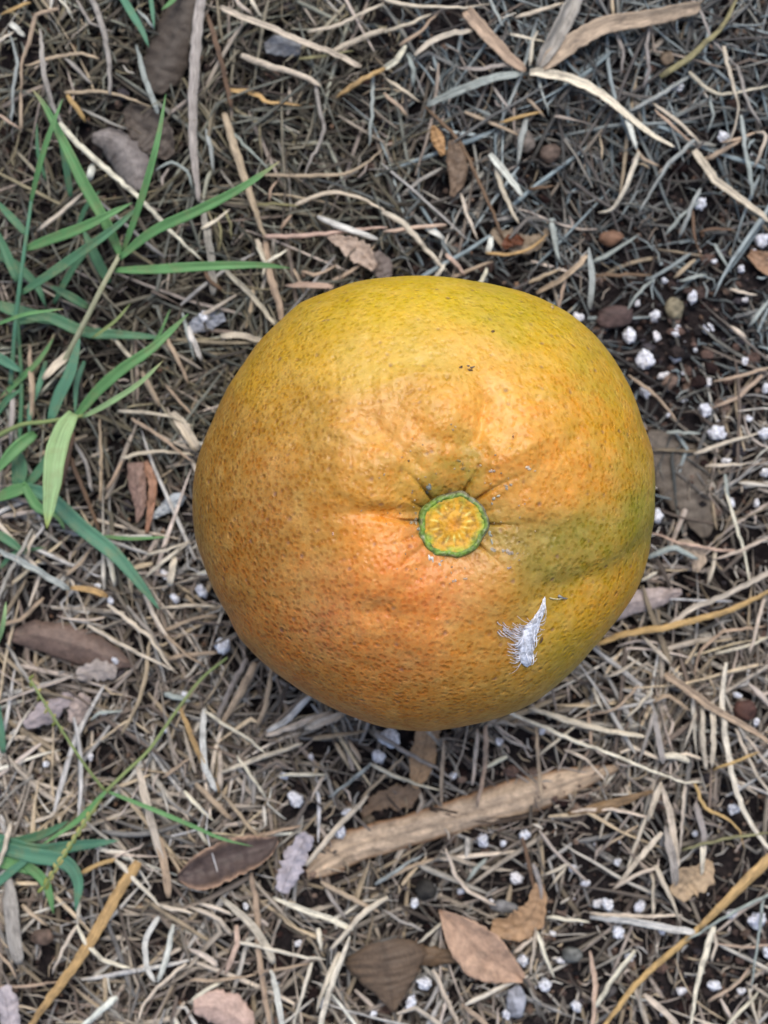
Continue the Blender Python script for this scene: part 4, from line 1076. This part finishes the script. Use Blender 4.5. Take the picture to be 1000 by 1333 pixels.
# ------------------------------------------------------------------ filler litter
FP = {'ul': [(128,116,98),(106,96,84),(150,140,122),(162,160,146),(88,78,68),(120,120,112),(146,134,108)],
      'ur': [(150,152,148),(130,126,122),(176,182,180),(104,96,90),(152,146,136),(92,84,80),(146,156,158)],
      'lo': [(192,178,162),(170,158,144),(216,208,196),(144,130,118),(118,104,94),(198,178,150),(174,170,166),(206,190,178)]}
def pal(px, py):
    k = 'lo' if py > 560+120*math.sin(px*.01) else ('ul' if px < 520 else 'ur')
    if RNG.random() < .15: k = 'lo'
    P_ = FP[k]; return lin(*P_[RNG.integers(len(P_))])*(np.array([1.02, 1.05, 1.03]) if k == 'lo' else np.array([.88, .96, .98] if k == 'ur' else [.92, .97, .93]))
def near_block(px, py):
    for x, y, r in blockers:
        if abs(px-x) < r+2 and abs(py-y) < r+2 and math.hypot(px-x, py-y) < r+2: return True
    return False
def in_leaf(px, py):
    for x, y, r in BP:
        if abs(px-x) < r and abs(py-y) < r: return True
    return False
def hollow(X, Y): return noise.noise(Vector((X*75, Y*75, 5.5)))+.5*noise.noise(Vector((X*170, Y*170, 1.5)))
def walk(X, Y, L, n, wob, kink):
    h = 2.6*PI*noise.noise(Vector((X*38, Y*38, 9.1)))+RNG.normal(0, .75)+(PI/2 if RNG.random() < .22 else 0); st = L/(n-1); out = [(X, Y)]; cur = RNG.normal(0, wob)
    for i in range(n-1):
        h += cur/(n-1)+RNG.normal(0, wob*.22)
        if RNG.random() < kink/(n-1): h += RNG.choice([-1, 1])*RNG.uniform(.5, 1.3)
        X += math.cos(h)*st; Y += math.sin(h)*st; out.append((X, Y))
    return np.array(out)
b = Batch(); made = 0; tries = 0
big = []
while made < 9400 and tries < 60000:
    tries += 1
    if RNG.random() < .8: X, Y = RNG.uniform(-.112, .112), RNG.uniform(-.145, .145)
    else: X, Y = RNG.uniform(-.19, .19), RNG.uniform(-.225, .225)
    px, py = topx(X, Y, .004); br = bare(px, py)
    if RNG.random() < br*.93: continue
    if math.hypot(px-550, py-655) < 190: continue
    hl = hollow(X, Y)
    if hl < -.06 and RNG.random() < .9: continue
    fine = RNG.random() < .4
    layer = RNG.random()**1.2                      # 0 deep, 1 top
    w = RNG.uniform(2.0, 3.8) if fine else RNG.uniform(3.6, 8.8)*(1 if py > 560 else .76)
    L = RNG.uniform(.006, .022) if fine else RNG.uniform(.008, .036)
    if br > .35: L *= .6; layer *= .6
    n = 6 if fine else 8; s = 4 if fine else 6
    xy = walk(X, Y, L, n, .55 if fine else .2, .8 if fine else .45)
    bad = False
    if layer > .35:
        for q_ in xy[::2]:
            a_, b_ = topx(q_[0], q_[1], .004)
            if near_block(a_, b_) or (layer > .3 and in_leaf(a_, b_) and RNG.random() < (.75 if fine else .93)): bad = True; break
    if bad: continue
    zc = np.array([soil_z(q_[0], q_[1]) for q_ in xy])*.7+0.0008+layer*0.0058*(1-.75*br)*(1 if hl > -.1 else .35)+RNG.uniform(0, .0006)
    if layer > .35 and in_leaf(px, py): zc = zc+.0035
    tilt = RNG.normal(0, .0007)*np.linspace(-1, 1, n); zc = zc+tilt+.0005*np.sin(np.linspace(0, PI, n))
    p3 = np.column_stack([xy, np.maximum(zc, .0003)])
    hw = w*PX*.5*np.interp(np.linspace(0, 1, n), [0, .15, .8, 1], [.5, 1, .8, .3])
    c = pal(px, py)*RNG.choice([.45, .8, 1.0, 1.3])*RNG.uniform(.85, 1.1)*(.6 if layer < .45 else 1)*(.88 if py < 520 else 1.05)  # lower layers darkened: decayed straw tone plus shade painted into the colour
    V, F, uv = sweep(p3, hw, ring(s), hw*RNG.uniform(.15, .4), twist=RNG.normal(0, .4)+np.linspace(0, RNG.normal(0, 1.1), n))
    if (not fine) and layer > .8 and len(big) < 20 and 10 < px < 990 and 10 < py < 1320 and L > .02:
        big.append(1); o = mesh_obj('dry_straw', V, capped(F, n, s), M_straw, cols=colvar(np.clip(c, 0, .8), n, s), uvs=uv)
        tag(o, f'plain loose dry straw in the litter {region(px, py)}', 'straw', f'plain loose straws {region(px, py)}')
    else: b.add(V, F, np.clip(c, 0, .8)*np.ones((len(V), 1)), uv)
    made += 1
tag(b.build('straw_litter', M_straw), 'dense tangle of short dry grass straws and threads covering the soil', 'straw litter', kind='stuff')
# apron of litter beyond the picture
b = Batch()
for i in range(2600):
    r = RNG.uniform(.17, .7); a = RNG.uniform(0, 2*PI); X, Y = r*math.cos(a), r*math.sin(a)
    xy = walk(X, Y, RNG.uniform(.015, .05), 6, .6, .5); p3 = np.column_stack([xy, [soil_z(*q_)*.7+RNG.uniform(.001, .005) for q_ in xy]])
    hw = RNG.uniform(4, 10)*PX*.5*np.interp(np.linspace(0, 1, 6), [0, .15, .8, 1], [.5, 1, .8, .3]); V, F, uv = sweep(p3, hw, ring(4), hw*.5); b.add(V, F, pal(600, 900)*RNG.uniform(.5, 1), uv)
tag(b.build('outer_straw_litter', M_straw), 'dry straws spread over the soil farther from the orange', 'straw litter', kind='stuff')
# leaf and bark crumbs in the litter
b = Batch()
for i in range(3600):
    X, Y = RNG.uniform(-.13, .13), RNG.uniform(-.16, .16); px, py = topx(X, Y, .004); br = bare(px, py)
    if math.hypot(px-550, py-655) < 190 or near_block(px, py): continue
    nn = 6; r = RNG.uniform(2, 8.5)*PX*.5*(1-.3*br); el = RNG.uniform(.35, 1); rot = rotm() if RNG.random() < .3 else None
    a = np.arange(nn)*2*PI/nn; rr = r*(1+RNG.uniform(-.35, .35, nn)); V = np.column_stack([np.cos(a)*rr, np.sin(a)*rr*el, RNG.normal(0, r*.18, nn)])
    V = np.vstack([V, V-[0, 0, .00035], [[0, 0, r*.2]], [[0, 0, -.0004]]]); g = RNG.uniform(0, 2*PI); cs, sn = math.cos(g), math.sin(g)
    V = V@np.array([[cs, sn, 0], [-sn, cs, 0], [0, 0, 1]])
    if rot is not None: V = V@rot
    F = [[k, (k+1) % nn, 2*nn] for k in range(nn)]+[[nn+(k+1) % nn, nn+k, 2*nn+1] for k in range(nn)]+[[k, nn+k, nn+(k+1) % nn] for k in range(nn)]+[[k, nn+(k+1) % nn, (k+1) % nn] for k in range(nn)]
    lay = RNG.random(); V = V+np.array([X, Y, soil_z(X, Y)*.8+.001+lay*.0035*(1-.7*br)])
    cc = lin(*((92,70,56),(120,92,72),(140,112,90),(76,60,50),(150,128,112),(104,96,92),(70,48,40))[RNG.integers(7)])*RNG.uniform(.55, 1.1)
    b.add(V, np.array(F), cc, V[:, :2].copy())
for i in range(5200):
    X, Y = RNG.uniform(-.115, .115), RNG.uniform(-.148, .148); px, py = topx(X, Y, .004); br = bare(px, py)
    if math.hypot(px-550, py-655) < 200 or near_block(px, py) or (in_leaf(px, py) and RNG.random() < .8): continue
    L = RNG.uniform(.0012, .0055); a = RNG.uniform(0, 2*PI); w = RNG.uniform(1.2, 4.5)*PX*.5; z = soil_z(X, Y)*.8+.0012+RNG.random()*.0052*(1-.75*br)
    p3 = np.array([[X, Y, z], [X+math.cos(a)*L*.5, Y+math.sin(a)*L*.5, z+RNG.normal(0, .0003)], [X+math.cos(a+.3)*L, Y+math.sin(a+.3)*L, z+RNG.normal(0, .0008)]])
    V, F, uv = sweep(p3, [w*.6, w, w*.5], ring(4), [w*.25]*3, twist=np.full(3, RNG.normal(0, .6))); b.add(V, F[:, [0, 1, 2]], pal(px, py)*RNG.uniform(.5, 1.25), uv); b.f[-1] = np.vstack([F[:, [0, 1, 2]], F[:, [0, 2, 3]]])+b.n-len(V)
tag(b.build('leaf_crumbs', M_leaf), 'small crumbs of dead leaf, chaff and bark mixed into the straw', 'leaf litter', kind='stuff')

# ------------------------------------------------------------------ green grass
GC = dict(g=(112,164,104), d=(92,140,104), l=(166,200,142), y=(156,174,112), t=(100,152,122), p=(194,196,162))
def blade(parent, name, pts, w, ck, z0, z1, tipc=None, taper='b', fold=.28, tw=.2):
    L = sum(math.dist(pts[i], pts[i+1]) for i in range(len(pts)-1)); n = int(min(34, max(10, L/7))); xy = spline(pts, n); f = np.linspace(0, 1, n)
    zz = (z0+(z1-z0)*np.sin(f*PI*.62)/math.sin(PI*.62))*1e-3
    p3 = np.array([P(a[0], a[1], h) for a, h in zip(xy, zz)])
    if taper == 'b': prof = np.interp(f, [0, .12, .35, .6, .85, .97, 1], [.5, .85, 1, .9, .55, .18, .05])
    elif taper == 'r': prof = np.interp(f, [0, .03, .15, .4, .65, .88, 1], [.05, .18, .55, .9, 1, .85, .6])
    else: prof = np.interp(f, [0, 1], [1, .7])
    d = CAM_H-np.mean(zz); hw = w*.86*K*d*.5*prof*(1+.05*np.array([noise.noise(Vector((i*.7, w, L))) for i in range(n)]))
    sec = blade_sec(7, fold, .05) if taper != 's' else ring(8)
    th_ = hw if taper != 's' else hw*.8
    V, F, uv = sweep(p3, hw, sec, th_, twist=tw*np.sin(f*2.5+w)); s = len(sec)
    c = lin(*GC[ck]); cc = np.repeat(c[None]*(1+.16*np.array([noise.noise(Vector((i*.4, w*3, L*.1))) for i in range(n)]))[:, None], s, 0)
    if tipc:
        k = np.clip((f-.86)/.14, 0, 1)[:, None]; k = np.repeat(k, s, 0); cc = cc*(1-k)+lin(*tipc)*k
    return mesh_obj(name, V, capped(F, n, s), M_green, parent, cols=cc, uvs=uv)
TIP = (196,186,140)
g1 = thing('grass_plant', 'green grass shoot with a tall upright blade at the left picture edge', 'grass', P(20, 480, .003), 'green grass shoots')
blade(g1, 'stem', [(14,500),(22,405),(30,340),(42,255)], 8, 't', 8, 16, taper='s')
blade(g1, 'leaf_blade', [(40,265),(52,215),(66,170),(82,128)], 9, 'g', 16, 24)
blade(g1, 'leaf_blade', [(-8,258),(12,280),(36,306)], 12, 'd', 12, 15, taper='r')
blade(g1, 'leaf_blade', [(34,324),(62,313),(112,294),(172,264)], 16, 'g', 16, 22)
blade(g1, 'leaf_blade', [(28,382),(70,354),(115,322),(150,296),(184,266)], 15, 'd', 14, 20)
blade(g1, 'leaf_blade', [(-6,296),(8,328),(24,366)], 16, 'd', 10, 12, taper='r')
blade(g1, 'leaf_blade', [(-8,424),(30,410),(60,405),(84,402)], 6, 'g', 18, 20, tipc=TIP)
blade(g1, 'leaf_blade', [(20,420),(60,412),(110,432),(160,436),(216,440)], 18, 'd', 8, 9)
blade(g1, 'leaf_blade', [(-8,395),(20,405),(60,415),(90,425)], 20, 'd', 7, 8)
g2 = thing('grass_plant', 'fan of long green blades spreading from one pale stem left of the orange', 'grass', P(120, 420, .003), 'green grass shoots')
blade(g2, 'stem', [(82,474),(108,424),(134,372),(156,332)], 10, 'p', 7, 16, taper='s')
blade(g2, 'leaf_blade', [(156,336),(200,301),(260,273),(310,247),(345,224),(364,210)], 16, 'g', 17, 26, tipc=TIP)
blade(g2, 'leaf_blade', [(150,352),(200,351),(262,347),(335,345),(378,349)], 15, 'g', 15, 19)
blade(g2, 'leaf_blade', [(160,328),(180,272),(196,220),(208,170),(216,122)], 11, 'g', 16, 27)
blade(g2, 'leaf_blade', [(158,334),(138,290),(110,240),(88,195),(60,140),(42,116)], 18, 'g', 15, 20, tipc=TIP)
blade(g2, 'leaf_blade', [(92,256),(86,215),(76,160)], 11, 'd', 10, 12)
blade(g2, 'leaf_blade', [(142,368),(126,338),(108,298)], 16, 'd', 9, 11)
blade(g2, 'leaf_blade', [(120,440),(150,418),(170,395)], 5, 'y', 12, 14)
blade(g2, 'leaf_blade', [(115,400),(90,385),(65,372)], 14, 'd', 8, 10)
g3 = thing('grass_plant', 'green grass shoot with one broad light green leaf pointing down at the left', 'grass', P(60, 555, .003), 'green grass shoots')
blade(g3, 'stem', [(-8,570),(28,553),(60,549),(110,541)], 8, 'y', 9, 18, taper='s')
blade(g3, 'leaf_blade', [(98,544),(128,508),(160,480),(200,452),(246,408)], 17, 'g', 17, 22)
blade(g3, 'leaf_blade', [(108,543),(140,526),(180,500),(213,469)], 9, 'l', 19, 26, tipc=TIP)
blade(g3, 'leaf_blade', [(96,538),(82,562),(72,595),(68,630),(61,688)], 32, 'l', 20, 27, tipc=(190,200,110))
blade(g3, 'leaf_blade', [(66,548),(78,515),(92,485),(104,440)], 20, 't', 12, 14)
blade(g3, 'stem', [(30,632),(26,580),(28,500),(22,400)], 8, 'd', 6, 8, taper='s')
blade(g3, 'leaf_blade', [(46,564),(20,585),(-8,618)], 20, 'g', 12, 14)
blade(g3, 'leaf_blade', [(-8,462),(10,472),(28,484)], 16, 't', 11, 12)
g4 = thing('grass_plant', 'dark green shoot with a long blade arching down toward the left side of the orange', 'grass', P(20, 640, .003), 'green grass shoots')
blade(g4, 'leaf_blade', [(24,630),(66,648),(105,685),(150,722),(184,762),(208,794)], 24, 't', 9, 14)
blade(g4, 'leaf_blade', [(18,580),(26,605),(24,634)], 24, 'd', 8, 9, taper='r')
blade(g4, 'leaf_blade', [(32,636),(52,612),(66,584)], 14, 'd', 8, 9)
blade(g4, 'leaf_blade', [(-8,652),(12,642),(34,634)], 20, 'g', 8, 10, taper='r')
blade(g4, 'leaf_blade', [(30,628),(50,660),(75,670),(84,690)], 16, 'g', 10, 11)
blade(g4, 'leaf_blade', [(-8,692),(15,706),(34,722)], 14, 'd', 7, 8)
g5 = thing('grass_plant', 'thin stemmed green seeding grass spreading in an X at the lower left', 'grass', P(138, 1032, .003), 'green grass shoots')
blade(g5, 'stem', [(137,1030),(112,998),(88,962),(60,918),(38,882)], 5, 'y', 12, 20, taper='s')
blade(g5, 'stem', [(134,1034),(165,1004),(195,975),(228,928),(262,884),(296,856)], 6, 'y', 12, 14, taper='s')
blade(g5, 'stem', [(140,1030),(170,1042),(205,1056),(250,1075),(290,1092),(330,1102)], 7, 'g', 12, 15)
blade(g5, 'leaf_blade', [(138,1030),(108,1062),(82,1082),(54,1100)], 9, 'g', 13, 14)
blade(g5, 'seed_stalk', [(132,1040),(112,1068),(98,1090),(80,1118),(56,1158)], 4, 'y', 14, 24, taper='s')
bs = Batch()
for (pts_, z_) in (([(120,1056),(98,1090),(80,1118),(56,1158)], (16, 24)), ([(78,950),(60,920),(38,882)], (16, 21))):
    s_ = spline(pts_, 22 if z_[1] == 24 else 9)
    for i, q_ in enumerate(s_):
        f_ = i/len(s_); o_ = P(q_[0]+(-1)**i*2.6, q_[1], (z_[0]+(z_[1]-z_[0])*f_)*1e-3)
        V = I2[0]*np.array([.0004, .0009, .0004])*(1+.25*(i > 18)); a = .5+RNG.normal(0, .3); V = V@np.array([[math.cos(a), -math.sin(a), 0], [math.sin(a), math.cos(a), 0], [0, 0, 1]])+o_
        bs.add(V, I2[1], lin(*((196,190,120) if RNG.random() < .6 else (140,150,80)))*(1 if i < 18 else 1.2))
so_ = mesh_obj('spikelets', np.vstack(bs.v), np.vstack(bs.f), M_green, g5, cols=np.vstack(bs.c), uvs=np.zeros((bs.n, 2))); so_['kind'] = 'stuff'
g6 = thing('grass_plant', 'low tuft of broad dark green blades at the lower left edge', 'grass', P(10, 1100, .003), 'green grass shoots')
for p_, w_, c_, z_ in (([(-10,1088),(45,1106),(100,1100),(155,1094)], 22, 't', 9), ([(-10,1100),(40,1112),(85,1122),(102,1148),(98,1186)], 24, 't', 11), ([(5,1100),(35,1125),(60,1150),(70,1190)], 17, 'g', 9),
                       ([(-10,1156),(18,1132),(46,1112)], 13, 't', 9), ([(-10,1104),(20,1096),(60,1084),(90,1068)], 16, 'd', 8), ([(-10,1120),(30,1128),(60,1140)], 20, 'g', 8)):
    blade(g6, 'leaf_blade', p_, w_, c_, 7, z_)
g7 = thing('grass_plant', 'few dark green blades poking in from the top edge at the left', 'grass', P(180, -10, .003), 'green grass shoots')
blade(g7, 'leaf_blade', [(150,-20),(172,18),(186,42),(194,62)], 12, 't', 8, 12)
blade(g7, 'leaf_blade', [(194,-20),(198,10),(201,38)], 7, 't', 8, 10)
blade(g7, 'leaf_blade', [(238,-20),(226,0),(210,13)], 8, 'g', 8, 10)
gx = thing('grass_plant', 'loose sparse green blades low among the straw at the left edge between the shoots', 'grass', P(40, 500, .003), 'green grass shoots')
for p_, w_, c_, z_ in (([(-8,330),(20,345),(48,372),(60,400)], 14, 'd', 8), ([(60,470),(52,500),(40,530),(38,570)], 10, 't', 9), ([(0,520),(20,500),(50,470),(70,440)], 9, 'g', 10), ([(-8,545),(10,520),(30,505)], 10, 'd', 8),
                       ([(100,300),(112,270),(130,248)], 8, 'd', 8), ([(60,235),(50,200),(48,160)], 6, 'd', 9), ([(0,740),(20,720),(60,712)], 8, 'd', 7), ([(180,470),(205,440),(222,402)], 5, 'g', 11), ([(5,980),(0,940),(-6,900)], 12, 't', 8),
                       ([(70,395),(95,350),(120,320),(135,312)], 10, 'd', 8), ([(110,470),(100,500),(98,540)], 8, 't', 9)):
    blade(gx, 'leaf_blade', p_, w_, c_, 6, z_)
g8 = thing('grass_plant', 'single small bright green blade tip at the left edge beside the brown leaf', 'grass', P(-4, 840, .003), 'green grass shoots')
blade(g8, 'leaf_blade', [(-6,845),(4,815),(8,783)], 8, 'l', 10, 20)
g9 = thing('grass_plant', 'thin green runner lying level beside the dark green arching blade', 'grass', P(140, 698, .003), 'green grass shoots')
blade(g9, 'leaf_blade', [(135,698),(170,701),(218,699)], 6, 'g', 8, 9)
for o in bpy.data.objects:
    if '_o' in o: del o['_o']
